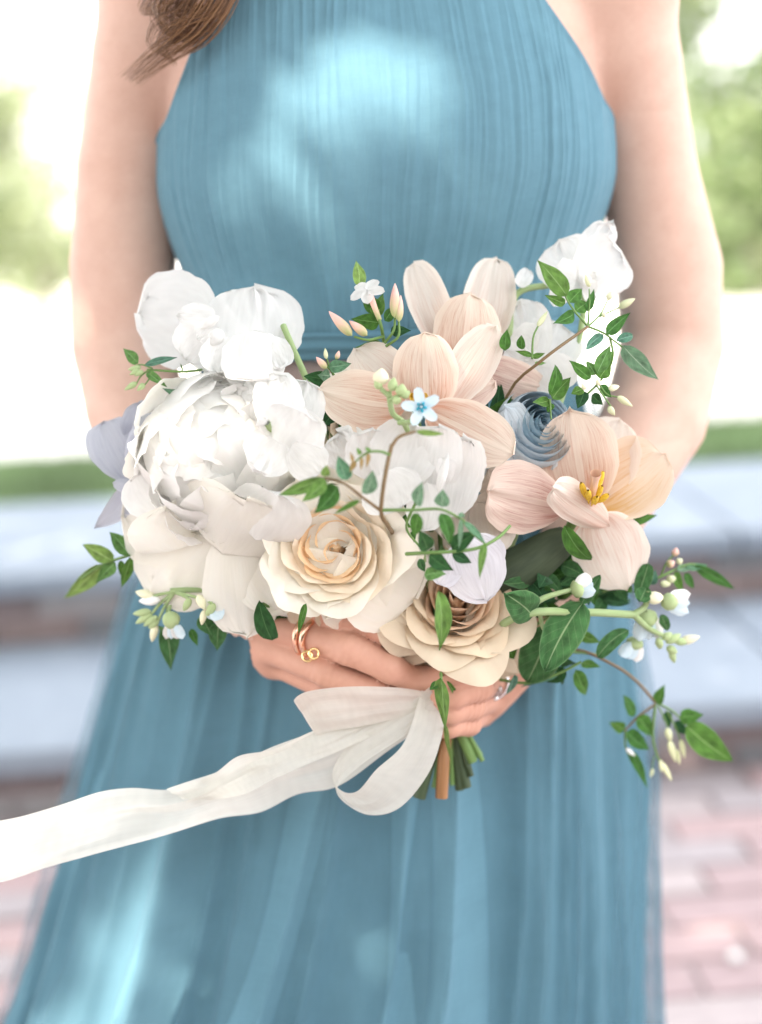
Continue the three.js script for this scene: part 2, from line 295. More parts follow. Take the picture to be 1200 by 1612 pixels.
function stepThing(o, y, h, depth, label, W2) {
  const t = thing('stone_step', label, 'step', null, place(o, 0, y, 0));
  const th = 0.052;
  put(t, 'mortar', boxAt(o, 0, y - 0.02, 0.012, W2 * 2, h - th + 0.02, 0.1, 0.002), S.mortar);
  const rows = Math.max(1, Math.round((h - th) / 0.058)), rh = (h - th) / rows;
  for (let r = 0; r < rows; r++) for (let c = -Math.ceil(W2 / 0.21); c <= W2 / 0.21; c++)
    put(t, 'brick', boxAt(o, (c + (r % 2) * 0.5) * 0.21, y + r * rh + 0.004, rr(-0.002, 0.003), 0.2, rh - 0.01, 0.05, 0.004), S.bricks[Math.floor(rr(0, 4.99))]);
  for (let c = -2; c <= 2; c++) {
    put(t, 'slab', boxAt(o, c * 1.2 + 0.3, y + h - th, -0.03 + rr(-0.002, 0.002), 1.19, th, depth + 0.03, 0.008), S.stone);
  }
  return t;
}
const dep1 = o2.distanceTo(o1.clone().setY(H1)), dep2 = o3.distanceTo(o2.clone().setY(H2));
stepThing(o1, 0, H1, dep1, 'lower garden step of pale stone over a low brick riser, nearest the brick paving', 2.2);
stepThing(o2, H1, H2 - H1, dep2, 'upper garden step of pale stone over a brick riser, just in front of the lawn', 2.9);
{
  tag(put(scene, 'soil', gridGeo(1, 1, (u, v) => place(o3, lerp(-6, 6, v), H2 - 0.03, lerp(0, 0.9, u))), S.soil), null, null, null, 'structure');
  const dl = o4.distanceTo(o3), blade = new THREE.BufferGeometry();
  blade.setAttribute('position', new THREE.Float32BufferAttribute([-0.004, 0, 0, 0.004, 0, 0, -0.003, 0.03, 0.003, 0.003, 0.03, 0.003, 0, 0.055, 0.014], 3));
  blade.setIndex([0, 1, 2, 1, 3, 2, 2, 3, 4]); blade.computeVertexNormals();
  const n = 26000, im = new THREE.InstancedMesh(blade, std([1, 1, 1], 0.7), n), m = new THREE.Matrix4(), q = new THREE.Quaternion(), e = new THREE.Euler();
  for (let i = 0; i < n; i++) {
    const p = place(o3, rr(-3.4, 3.4), H2 - 0.03, rr(0.01, dl)); q.setFromEuler(e.set(rr(-0.4, 0.4), rr(0, 6.28), rr(-0.4, 0.4)));
    m.compose(p, q, V(1.3, rr(0.6, 1.2), 1)); im.setMatrixAt(i, m);
    const k = 0.7 + 0.5 * N(p.x * 2, p.z * 2) + rr(-0.1, 0.1); im.setColorAt(i, new THREE.Color().setRGB(0.3 * k, 0.42 * k, 0.2 * k));
  }
  im.name = 'lawn_grass'; im.castShadow = im.receiveShadow = true; scene.add(im);
  tag(im, 'strip of mown green lawn behind the upper stone step', 'grass', null, 'stuff');
  tag(put(scene, 'path', gridGeo(4, 4, (u, v) => place(o4, lerp(-14, 14, v), H2 + 0.004 * 0, lerp(0, 14, u))), S.path), null, null, null, 'structure');
}
// the pale house behind, to the left: wall, pilasters, windows
{
  const o = place(o4, 0, H2, 9.5), t = thing('house', 'bright white house wall with pilasters far behind the woman', 'house', null, o);
  const L = -9, R = -1.2;
  put(t, 'wall', boxAt(o, (L + R) / 2, H2, 0.0, R - L, 4.6, 0.3), S.house);
  for (const x of [-7.2, -5.15, -3.9, -2.65, -1.3]) put(t, 'pilaster', boxAt(o, x, H2, -0.14, 0.3, 4.6, 0.138, 0.01), S.trim);
  for (const x of [-6.2, -3.25]) { const w = put(t, 'window', boxAt(o, x, H2 + 1.25, -0.03, 0.8, 1.5, 0.028), S.door); put(w, 'frame', boxAt(o, x, H2 + 1.15, -0.06, 0.95, 0.08, 0.058), S.trim); }
  put(t, 'plinth', boxAt(o, (L + R) / 2, H2, -0.17, R - L, 0.25, 0.168, 0.01), S.trim);
}
// leafy things: an instanced crown of folded leaves
const leafShape = (() => { const g = new THREE.BufferGeometry(); g.setAttribute('position', new THREE.Float32BufferAttribute([0, 0, 0, -0.3, 0.4, 0.1, 0.3, 0.4, 0.1, 0, 0.45, 0, -0.22, 0.75, 0.06, 0.22, 0.75, 0.06, 0, 1, -0.08], 3)); g.setIndex([0, 3, 1, 0, 2, 3, 1, 3, 4, 3, 2, 5, 3, 6, 4, 3, 5, 6]); g.computeVertexNormals(); return g; })();
function foliage(parent, name, pts, size, cols, mat) {
  const im = new THREE.InstancedMesh(leafShape, mat, pts.length), m = new THREE.Matrix4(), q = new THREE.Quaternion(), off = parent.position;
  pts.forEach((p, i) => {
    if (p.q) q.copy(p.q); else q.setFromEuler(new THREE.Euler(rr(-1.5, 1.5), rr(0, 6.28), rr(-1.5, 1.5)));
    const s = p.s || size * rr(0.7, 1.3); m.compose(p.clone().sub(off), q, V(s, s, s)); im.setMatrixAt(i, m);
    const c = cols[Math.floor(rnd() * cols.length)], k = rr(0.8, 1.2); im.setColorAt(i, new THREE.Color().setRGB(c[0] * k, c[1] * k, c[2] * k));
  });
  im.name = name; im.castShadow = im.receiveShadow = true; im.userData.kind = 'stuff'; parent.add(im); return im;
}
const leafMat = std([1, 1, 1], 0.6, { transmission: 0.35, thickness: 0 });
function shrub(name, label, px, py, d, w, h, n, size, cols, cat = 'shrub') {
  const base = atHeight(px, py, H2); const r0 = ray(px, py); base.copy(camera.position).addScaledVector(r0, d / -r0.z).setY(H2);
  const t = thing(name, label, cat, 'shrubs behind the path', base), pts = [];
  const clumps = []; for (let i = 0; i < 16; i++) { const a = rr(0, 6.28), z = rr(0.12, 0.95); clumps.push(V(Math.cos(a) * w * 0.36 * Math.sqrt(rnd()) * 1.2, h * z, Math.sin(a) * w * 0.33)); }
  for (let i = 0; i < n; i++) { const c = clumps[Math.floor(rnd() * 16)], R = Math.min(w, h) * 0.24; const v = V(rr(-1, 1), rr(-1, 1), rr(-1, 1)); if (v.lengthSq() > 1) { i--; continue; } v.normalize().multiplyScalar(R * Math.pow(rnd(), 0.4)); const p = base.clone().add(c).add(v); if (p.y < H2) p.y = H2 + 0.05; pts.push(p); }
  for (let i = 0; i < 5; i++) put(t, 'branch', sweep([base.clone(), base.clone().add(V(rr(-0.1, 0.1), h * 0.4, 0)), base.clone().add(clumps[i])], (u) => 0.025 * (1.1 - u), 8, 6), S.bark);
  foliage(t, 'foliage', pts, size, cols, leafMat); return t;
}
const GR = [[0.19, 0.27, 0.1], [0.14, 0.22, 0.07], [0.25, 0.31, 0.15]], GP = [[0.32, 0.37, 0.2], [0.27, 0.34, 0.16], [0.38, 0.42, 0.27]];
shrub('tall_shrub', 'tall yellow green shrub at the right edge, behind her arm', 1235, 480, 11.6, 2.0, 3.4, 5200, 0.12, GR);
shrub('tall_shrub', 'bright green shrub in the upper right corner, beyond the tall shrub', 1120, 460, 13.2, 2.6, 4.2, 5200, 0.13, GR);
shrub('round_shrub', 'low round green shrub at the foot of the tall one, right edge', 1205, 485, 10.6, 1.1, 0.75, 1800, 0.09, GR);
shrub('pale_shrub', 'pale sunlit shrub at the left edge in front of the white wall', -20, 520, 11.2, 2.0, 2.5, 2600, 0.11, GP);
shrub('pale_shrub', 'thin pale green shrub by her elbow, in front of the white wall', 80, 520, 11.8, 1.1, 1.9, 1500, 0.1, GP);
{ // a white pebble that shows as a round blur
  const p = atHeight(1158, 1506, 0.012), g = new THREE.IcosahedronGeometry(0.011, 2); g.scale(1, 0.7, 0.9).translate(p.x, p.y, p.z);
  tag(put(scene, 'pebble', g, S.pale), 'small white pebble lying on the brick paving at lower right', 'pebble');
}
// the tree whose shade she stands in: behind the camera to the left, with gaps that let sun through to the dress
const gaps = [[525, 62, 62, 58], [620, 70, 62, 72], [600, 170, 66, 44], [518, 168, 40, 32], [415, 150, 26, 40], [328, 225, 22, 55], [392, 215, 16, 30], [475, 290, 24, 24], [175, 1500, 120, 130], [90, 1640, 190, 130], [290, 1590, 60, 60], [650, 1580, 36, 32]]
  .map(([x, y, w, h]) => { const c = at(x, y, 1.08); return [c.x, c.y, w * PXM * 1.08, h * PXM * 1.08]; });
{
  const t = thing('shade_tree', 'broad leafy tree that shades the woman and the steps', 'tree', null, V(-3.4, 0, 2.6));
  const e1 = V(1, 0, 0).addScaledVector(SUN, -SUN.x).normalize(), e2 = SUN.clone().cross(e1).normalize(), pts = [];
  const c0 = V(0, 0.6, -2.6), cell = 0.075;
  for (let a = -3.0; a < 3.0; a += cell) for (let b = -3.3; b < 3.0; b += cell) {
    const edge = Math.max(Math.abs(a) / 3.0, Math.abs(b) / 3.1);
    const n = edge > 0.8 ? (rnd() < (1 - edge) * 5 * 0.8 ? 2 : 0) : 3;
    const m0 = c0.clone().addScaledVector(e1, a).addScaledVector(e2, b), w0 = m0.clone().addScaledVector(SUN, -(m0.z + 1.07) / SUN.z);
    const near = gaps.some(([x, y, rx, ry]) => ((w0.x - x) / (rx + 0.22)) ** 2 + ((w0.y - y) / (ry + 0.26)) ** 2 < 1);
    for (let k = 0; k < (near ? 46 : n); k++) {
      const q0 = c0.clone().addScaledVector(e1, a + rr(-0.04, 0.04)).addScaledVector(e2, b + rr(-0.04, 0.04)), sz = near ? rr(0.035, 0.06) : 0.16 * rr(0.7, 1.3);
      const H = rr(3.2, 4.9) + 0.4 * N(a, b), p = q0.clone().addScaledVector(SUN, (H - q0.y) / SUN.y);
      const tip = V(rr(-0.7, 0.7), rr(-0.7, 0.7), rr(-0.7, 0.7)), Q = new THREE.Quaternion().setFromUnitVectors(V(0, 0, 1), SUN.clone().add(tip).normalize()).multiply(new THREE.Quaternion().setFromAxisAngle(V(0, 0, 1), rr(0, 6.28)));
      const mid = p.clone().add(V(0, sz * 0.5, 0).applyQuaternion(Q)), w = mid.addScaledVector(SUN, -(mid.z + 1.07) / SUN.z);          // where its shadow falls on the dress
      if (gaps.some(([x, y, rx, ry]) => ((w.x - x) / (rx + sz * 0.35)) ** 2 + ((w.y - y) / (ry + sz * 0.35)) ** 2 < 1 + 0.7 * N(w.x * 38, w.y * 38))) continue;
      if (p.z < -2.2 && p.y < 3.3) continue;
      p.q = Q; p.s = sz; pts.push(p);
    }
  }
  const trunk = put(t, 'trunk', sweep([V(-3.4, -0.05, 2.6), V(-3.3, 1.2, 2.5), V(-3.0, 2.6, 2.2), V(-2.6, 4.2, 1.6)], (u) => lerp(0.2, 0.1, u), 16, 12), S.bark);
  for (const [x, y, z] of [[-0.5, 4.2, 0.4], [-1.2, 4.6, -1.2], [-3.6, 4.8, -0.8], [-2.2, 4.9, 2.6], [-4.4, 4.5, 1.6]]) put(t, 'limb', sweep([V(-2.9, 2.9, 2.1), V(lerp(-2.8, x, 0.5), 4, lerp(2, z, 0.5)), V(x, y, z)], (u) => lerp(0.08, 0.02, u), 12, 8), S.bark);
  foliage(t, 'crown', pts, 0.16, [[0.07, 0.12, 0.03], [0.1, 0.16, 0.04], [0.05, 0.1, 0.03]], std([1, 1, 1], 0.7));
}

{ // unseen leafy screen added behind the photographer: it closes the low sky in front of her, so the light falls from above and the sides
  const t = thing('added_hedge', 'unseen dark leafy screen added behind the camera to block the low sky', 'added_hedge', null, V(0.5, 0, 3.6)), pts = [];
  const w = 11, h = 2.3, dz = 0.9;
  put(t, 'branches', new RoundedBoxGeometry(w - 0.2, h - 0.15, dz - 0.3, 2, 0.1).translate(0.5, h / 2 - 0.1, 3.6 + dz / 2), std([0.03, 0.05, 0.02], 1));
  for (let i = 0; i < 9000; i++) { const top = rnd() < 0.2; pts.push(V(0.5 + rr(-w / 2, w / 2), top ? h + rr(-0.15, 0.05) : rr(0.05, h), 3.6 + (top ? rr(0, dz) : rr(-0.06, 0.12)))); }
  foliage(t, 'foliage', pts, 0.13, [[0.06, 0.11, 0.03], [0.08, 0.14, 0.04]], std([1, 1, 1], 0.7));
}

// ---------- the woman ----------
const D0 = 1.2;                                                     // her middle stands 1.2 m in front of the lens
const yOf = (py) => at(604, py, D0).y, xOf = (px, py) => at(px, py, D0).x;
const rowsOf = (list) => list.map(([py, v]) => [yOf(py), v]);
const torsoC = rowsOf([[-260, xOf(585, -260)], [0, xOf(596, 0)], [250, xOf(607, 250)], [520, xOf(608, 520)], [620, xOf(608, 620)]]);
const torsoA = rowsOf([[-260, 0.1], [-140, 0.135], [0, 0.158], [120, 0.17], [210, 0.176], [290, 0.178], [360, 0.17], [430, 0.158], [510, 0.152], [620, 0.156]]);
const torsoB = rowsOf([[-260, 0.07], [-120, 0.085], [0, 0.1], [120, 0.121], [230, 0.128], [330, 0.121], [430, 0.108], [520, 0.102], [620, 0.108]]);
const smin = (a, b, k) => { const h = clamp(0.5 + 0.5 * (b - a) / k, 0, 1); return lerp(b, a, h) - k * h * (1 - h); };
function bone(a, b, ra, rb) {
  const ax = a.x, ay = a.y, az = a.z, dx = b.x - ax, dy = b.y - ay, dz = b.z - az, l2 = dx * dx + dy * dy + dz * dz || 1e-9;
  return (x, y, z) => { const t = clamp(((x - ax) * dx + (y - ay) * dy + (z - az) * dz) / l2, 0, 1); const ex = x - ax - dx * t, ey = y - ay - dy * t, ez = z - az - dz * t; return Math.sqrt(ex * ex + ey * ey + ez * ez) - lerp(ra, rb, t); };
}
function chain(list) { const out = []; for (let i = 1; i < list.length; i++) out.push(bone(list[i - 1][0], list[i][0], list[i - 1][1], list[i][1])); return out; }
const J = (px, py, d, r) => [at(px, py, d), r < 0.0135 ? r * 0.95 : r];
const rightArm = chain([J(258, -70, 1.2, 0.043), J(230, 90, 1.2, 0.0415), J(202, 270, 1.205, 0.0405), J(194, 420, 1.205, 0.0425), J(192, 545, 1.2, 0.0405), J(215, 640, 1.165, 0.0405), J(290, 790, 1.1, 0.034), J(362, 905, 1.045, 0.025)]);
const leftArm = chain([J(960, -70, 1.2, 0.044), J(990, 90, 1.2, 0.0405), J(1018, 260, 1.205, 0.0392), J(1052, 420, 1.205, 0.043), J(1058, 545, 1.2, 0.042), J(1030, 660, 1.165, 0.042), J(930, 830, 1.1, 0.034), J(838, 985, 1.05, 0.025)]);
const neckX = torsoC[0][1], yN = yOf(-160);
const upper = [bone(V(neckX, yN, -1.215), V(neckX, yN + 0.16, -1.2), 0.052, 0.05), bone(V(neckX - 0.03, yN + 0.0, -1.215), rightArm0(), 0.05, 0.048), bone(V(neckX + 0.03, yN + 0.0, -1.215), leftArm0(), 0.05, 0.048)];
function rightArm0() { return at(262, -80, 1.205); } function leftArm0() { return at(972, -80, 1.205); }
const headC = V(neckX, yN + 0.25, -1.18);
function headF(x, y, z) {
  const X = x - headC.x, Y = y - headC.y, Z = z - headC.z;
  let d = (Math.sqrt((X / 0.072) ** 2 + (Y / 0.108) ** 2 + (Z / 0.092) ** 2) - 1) * 0.075;
  d = smin(d, Math.hypot(X * 1.05, Y + 0.06, Z - 0.035) - 0.05, 0.03);                     // jaw
  d = smin(d, Math.hypot(X * 1.4, Y + 0.022, Z - 0.096) - 0.013, 0.014);                   // nose
  d = smin(d, Math.hypot(X * 0.7, (Y + 0.056) * 1.6, Z - 0.083) - 0.012, 0.008);           // lips
  for (const s of [-1, 1]) { d = -smin(-d, Math.hypot((X - s * 0.032) * 0.8, Y, Z - 0.098) - 0.012, 0.012); d = smin(d, Math.hypot(X - s * 0.032, Y, Z - 0.076) - 0.0125, 0.003); d = smin(d, Math.hypot((X - s * 0.076) * 2, Y + 0.01, (Z + 0.005) * 1.3) - 0.026, 0.006); }
  return d;
}
function torsoF(x, y, z) {
  const yy = clamp(y, yOf(620), yOf(-260)), A = tab(torsoA, yy) - 0.006, B = tab(torsoB, yy) - 0.006, X = (x - tab(torsoC, yy)) / A, Z = (z + 1.2) / B;
  let d = (Math.pow(Math.pow(Math.abs(X), 2.3) + Math.pow(Math.abs(Z), 2.3), 1 / 2.3) - 1) * Math.min(A, B);
  return Math.max(d, (yOf(610) - y), (y - yOf(-190)) * 0.8);
}
// hands: her right (left in the picture) closes over the stems from the left, her left from the right below it
const RH = {
  palm: [bone(at(362, 905, 1.045), at(452, 958, 1.012), 0.025, 0.0155), bone(at(362, 905, 1.045), at(440, 990, 1.01), 0.025, 0.0155), bone(at(362, 912, 1.045), at(427, 1020, 1.016), 0.024, 0.015), bone(at(366, 925, 1.045), at(432, 1042, 1.024), 0.022, 0.013), bone(at(420, 930, 1.04), at(430, 1000, 1.03), 0.018, 0.016)],
  fingers: [
    chain([J(455, 955, 1.008, 0.0125), J(540, 968, 0.972, 0.0108), J(606, 992, 0.966, 0.0098), J(660, 1010, 0.985, 0.0084)]),
    chain([J(445, 988, 1.004, 0.0132), J(548, 1020, 0.962, 0.012), J(615, 1052, 0.958, 0.0108), J(668, 1080, 0.98, 0.0086)]),
    chain([J(428, 1020, 1.008, 0.0122), J(515, 1059, 0.97, 0.0105), J(590, 1087, 0.966, 0.0095), J(640, 1105, 0.985, 0.008)]),
    chain([J(432, 1042, 1.02, 0.0105), J(512, 1084, 0.992, 0.0088), J(570, 1108, 0.985, 0.008), J(620, 1122, 0.995, 0.007)]),
    chain([J(415, 925, 1.045, 0.015), J(500, 935, 1.05, 0.0115), J(575, 965, 1.05, 0.0095), J(630, 985, 1.045, 0.0085)]),
  ],
};
const LH = {
  palm: [bone(at(838, 985, 1.05), at(792, 1046, 1.03), 0.025, 0.0145), bone(at(838, 985, 1.05), at(784, 1072, 1.032), 0.025, 0.0145), bone(at(838, 985, 1.05), at(770, 1098, 1.036), 0.024, 0.013), bone(at(838, 985, 1.05), at(752, 1122, 1.04), 0.022, 0.012)],
  fingers: [
    chain([J(792, 1044, 1.028, 0.0125), J(760, 1048, 0.985, 0.0108), J(712, 1060, 0.962, 0.0098), J(660, 1072, 0.975, 0.0084)]),
    chain([J(783, 1070, 1.028, 0.0125), J(754, 1080, 0.982, 0.0112), J(712, 1094, 0.962, 0.0102), J(655, 1104, 0.975, 0.0086)]),
    chain([J(770, 1098, 1.032, 0.0118), J(742, 1112, 0.985, 0.0104), J(708, 1120, 0.966, 0.0095), J(660, 1126, 0.98, 0.008)]),
    chain([J(752, 1122, 1.036, 0.0108), J(738, 1138, 0.99, 0.0094), J(706, 1143, 0.972, 0.0086), J(665, 1146, 0.985, 0.0072)]),
    chain([J(815, 1010, 1.04, 0.014), J(770, 1012, 1.03, 0.011), J(720, 1022, 1.025, 0.0095), J(680, 1030, 1.02, 0.0085)]),
  ],
};
for (const [Hd, ps] of [[RH, [[548, 1020, 0.962, 615, 1052, 0.958], [515, 1059, 0.97, 590, 1087, 0.966], [540, 968, 0.972, 606, 992, 0.966]]], [LH, [[754, 1080, 0.982, 712, 1094, 0.962], [742, 1112, 0.985, 708, 1120, 0.966], [760, 1048, 0.985, 712, 1060, 0.962]]]])
  Hd.creases = ps.map(([a, b, c, d, e, f]) => [at(a, b, c), at(d, e, f).sub(at(a, b, c)).normalize()]);
function handF(Hd) {
  return (x, y, z) => {
    let p = 9; for (const b of Hd.palm) p = smin(p, b(x, y, z), 0.012);
    let f = 9; for (const c of Hd.fingers) { let g = 9; for (const b of c) g = smin(g, b(x, y, z), 0.004); f = smin(f, g, 0.0012); }
    for (const q of Hd.creases) { const ex = x - q[0].x, ey = y - q[0].y, ez = z - q[0].z, r2 = ex * ex + ey * ey + ez * ez; if (r2 < 0.0006) f += 0.0006 * Math.exp(-r2 / 0.00016) * Math.cos((ex * q[1].x + ey * q[1].y + ez * q[1].z) * 1250); }
    return smin(p, f, 0.005);
  };
}
const rhF = handF(RH), lhF = handF(LH);
const inR = (x, y, z, m = 0) => x > rb[0].x - m && x < rb[1].x + m && y > rb[0].y - m && y < rb[1].y + m && z > rb[0].z - m && z < rb[1].z + m;
const rb = [V(at(330, 0, 1.04).x, at(500, 1140, 1.0).y, -1.085), V(at(680, 0, 0.97).x, at(500, 868, 1.04).y, -0.93)];
const lb = [V(at(640, 0, 0.98).x, at(740, 1172, 1.0).y, -1.09), V(at(870, 0, 1.05).x, at(800, 955, 1.05).y, -0.935)];
const inBox = (b, x, y, z, m) => x > b[0].x + m && x < b[1].x - m && y > b[0].y + m && y < b[1].y - m && z > b[0].z + m && z < b[1].z - m;
function bodyF(x, y, z) {
  let d = 9; for (const b of rightArm) d = smin(d, b(x, y, z), 0.0025);
  let e = 9; for (const b of leftArm) e = smin(e, b(x, y, z), 0.0025);
  const r = y > yOf(60), k = r ? 0.03 : 0.006;
  d = smin(d, e, 0.002);
  d = smin(d, torsoF(x, y, z), lerp(0.006, 0.03, sstep(yOf(240), yOf(20), y)));
  if (y > yOf(200)) { for (const b of upper) d = smin(d, b(x, y, z), 0.035); d = smin(d, headF(x, y, z), 0.015); }
  if (y < yOf(650)) { d = smin(d, rhF(x, y, z), 0.01); d = smin(d, lhF(x, y, z), 0.01); }
  return d;
}
const woman = thing('person', 'woman in a dusty blue halter gown holding the bouquet before her waist', 'person', null, V(0.01, 0, -1.2));
const skinTex = tex(256, 256, (x, y) => { const n = N(x * 7, y * 7) * 0.5 + N(x * 22, y * 22, 3) * 0.35 + N(x * 70, y * 70, 5) * 0.3; return mix3([0.71, 0.49, 0.4], [0.61, 0.38, 0.3], clamp(0.4 + n * 0.7, 0, 1)); });
const skin = std([1, 1, 1], 0.55, { map: skinTex, vertexColors: true, specularIntensity: 0.6, sheen: 0.25, sheenColor: rgb([1, 0.8, 0.7]), sheenRoughness: 0.5 });
{
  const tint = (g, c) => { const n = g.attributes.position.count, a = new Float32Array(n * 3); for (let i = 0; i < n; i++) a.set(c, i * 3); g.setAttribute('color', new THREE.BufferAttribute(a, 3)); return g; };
  const coarse = meshField(bodyF, V(-0.36, at(600, 1010, 1.0).y, -1.36), V(0.37, headC.y + 0.125, -0.98), 0.0085, (x, y, z) => inBox(rb, x, y, z, 0.005) || inBox(lb, x, y, z, 0.005));
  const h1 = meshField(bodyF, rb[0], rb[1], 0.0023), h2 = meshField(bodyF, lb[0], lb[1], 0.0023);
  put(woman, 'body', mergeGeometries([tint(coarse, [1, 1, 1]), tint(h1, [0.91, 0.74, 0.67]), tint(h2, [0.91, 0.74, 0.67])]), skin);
}
// the dress
const weave = tex(256, 256, (x, y) => { const n = 0.93 + 0.05 * N(x * 120, y * 8) + 0.05 * N(x * 8, y * 120, 2) + 0.05 * N(x * 5, y * 5, 7); return [n, n, n]; });
weave.repeat.set(7, 7);
const cloth = (c, o = {}) => std(c, 0.95, { map: weave, specularIntensity: 0.2, sheen: 0.5, sheenColor: rgb([0.9, 0.9, 0.95]), sheenRoughness: 0.6, ...o });
const dress = cloth([0.14, 0.28, 0.355]), bandMat = cloth([0.13, 0.26, 0.33]);
{
  const eL = rowsOf([[-200, 415], [-80, 372], [0, 343], [60, 313], [120, 287], [180, 263], [230, 256]]), eR = rowsOf([[-200, 770], [-80, 808], [0, 836], [60, 878], [120, 920], [180, 950], [230, 958]]);
  const surf = (phi, y, off) => { const A = tab(torsoA, y) + off, B = tab(torsoB, y) + off, s = Math.sin(phi), c = Math.cos(phi), q = Math.pow(Math.pow(Math.abs(s), 2.3) + Math.pow(Math.abs(c), 2.3), -1 / 2.3); return V(tab(torsoC, y) + A * s * q, y, -1.2 + B * c * q); };
  const pleat = (u, y) => { const w = u + 0.035 * N(y * 7, u * 3, 4) + 0.01 * N(y * 22, u * 8, 14); return 0.0016 * Math.pow(Math.abs(N(w * 8, y * 1.6, 1)), 0.8) + 0.0016 * (0.6 + N(u * 4, y * 3, 12)) * Math.pow(1 - Math.abs(N(w * 21, y * 3, 6)), 6) + 0.0007 * N(w * 60, y * 5, 8) - 0.001; };
  const yTop = yOf(-190), yArm = yOf(232), yW = yOf(512);
  const halter = (row, sgn) => [...row.slice(0, -1).map(([y]) => { // angles at which the halter edge lies, round to the side seam below the arm
    let lo = 0, hi = Math.PI / 2;
    for (let i = 0; i < 24; i++) { const m = (lo + hi) / 2, px = proj(surf(sgn * m, y, 0.004))[0]; sgn * (px - tab(row, y)) < 0 ? lo = m : hi = m; }
    return [y, sgn * Math.min(lo, 1.4)];
  }), [yOf(212), sgn * 1.36], [yOf(238), sgn * 1.53], [yOf(262), sgn * 1.57], [yOf(300), sgn * 1.57]];
  const hL = halter(eL, -1), hR = halter(eR, 1), edge = (row, y, sgn) => { const p = tab(sgn < 0 ? hL : hR, y); return sgn * Math.min(1.57, Math.abs(p)); };
  put(woman, 'bodice', gridGeo(150, 520, (u, v) => {
    const y = lerp(yTop, yW, u), p = clamp(lerp(-1.57, 1.57, v), edge(eL, y, -1), edge(eR, y, 1));
    const q = Math.min(p - edge(eL, y, -1), edge(eR, y, 1) - p);
    return surf(p, y, 0.004 + pleat(p, y) * sstep(0, 0.05, q) + 0.0012 * sstep(0.035, 0.01, q));
  }), dress);
  put(woman, 'back_panel', gridGeo(60, 200, (u, v) => { const y = lerp(yArm, yW, u), p = lerp(1.56, Math.PI * 2 - 1.56, v); return surf(p, y, 0.004 + pleat(p, y)); }), dress);
  put(woman, 'waistband', gridGeo(14, 240, (u, v) => { const y = lerp(yOf(500), yOf(541), u), p = lerp(-Math.PI, Math.PI, v); return surf(p, y, 0.006 + 0.004 * Math.pow(Math.sin(u * Math.PI), 0.35) + 0.0008 * N(p * 5, u * 3) + 0.0009 * Math.sin(u * 14 + N(p * 3) * 2)); }, true), bandMat);
  const sL = [[520, 306], [640, 290], [760, 262], [930, 203], [1130, 152], [1380, 92], [1612, 10], [1900, -90]], sR = [[520, 912], [640, 930], [760, 955], [930, 980], [1130, 998], [1380, 1002], [1612, 996], [1900, 1000]];
  const sB = [[520, 0.106], [640, 0.116], [930, 0.138], [1250, 0.16], [1612, 0.19], [1900, 0.22]];
  const yWs = yOf(538), yEnd = yOf(1612);
  const skirtAt = (phi, k, off, sd) => { // k 0 at the waist, 1 at the frame's lower edge, on to the floor
    const py = lerp(538, 1612, k), y = k <= 1.35 ? yOf(py) : 0.01, l = xOf(tab(sL, py), py), r = xOf(tab(sR, py), py);
    const ph = phi + 0.05 * N(k * 1.5, phi, sd), g = Math.pow(k, 0.8);
    let f = (1 - Math.abs(N(ph * 2.1, k * 0.5, sd))) ** 3 * 0.03 + N(ph * 4.2, k * 0.8, sd + 3) * 0.014 + (1 - Math.abs(N(ph * 5, k * 0.7, sd + 7))) ** 6 * 0.016 + N(ph * 16, k, sd + 9) * 0.0007 - 0.012;
    f *= 0.2 + 1.15 * g;
    const A = (r - l) / 2 + off + f * 0.8, B = tab(sB, py) + off + f, s = Math.sin(phi), c = Math.cos(phi);
    return V((l + r) / 2 + A * s, y, -1.2 + B * c);
  };
  const skirt = put(woman, 'skirt', gridGeo(90, 560, (u, v) => skirtAt(lerp(-Math.PI, Math.PI, v), u * 1.7, -0.012, 2), true), dress);
  put(skirt, 'tulle_layer', gridGeo(90, 420, (u, v) => skirtAt(lerp(-Math.PI, Math.PI, v), u * 1.7, 0.004, 11), true), cloth([0.14, 0.28, 0.355], { transparent: true, opacity: 0.25 }));
}
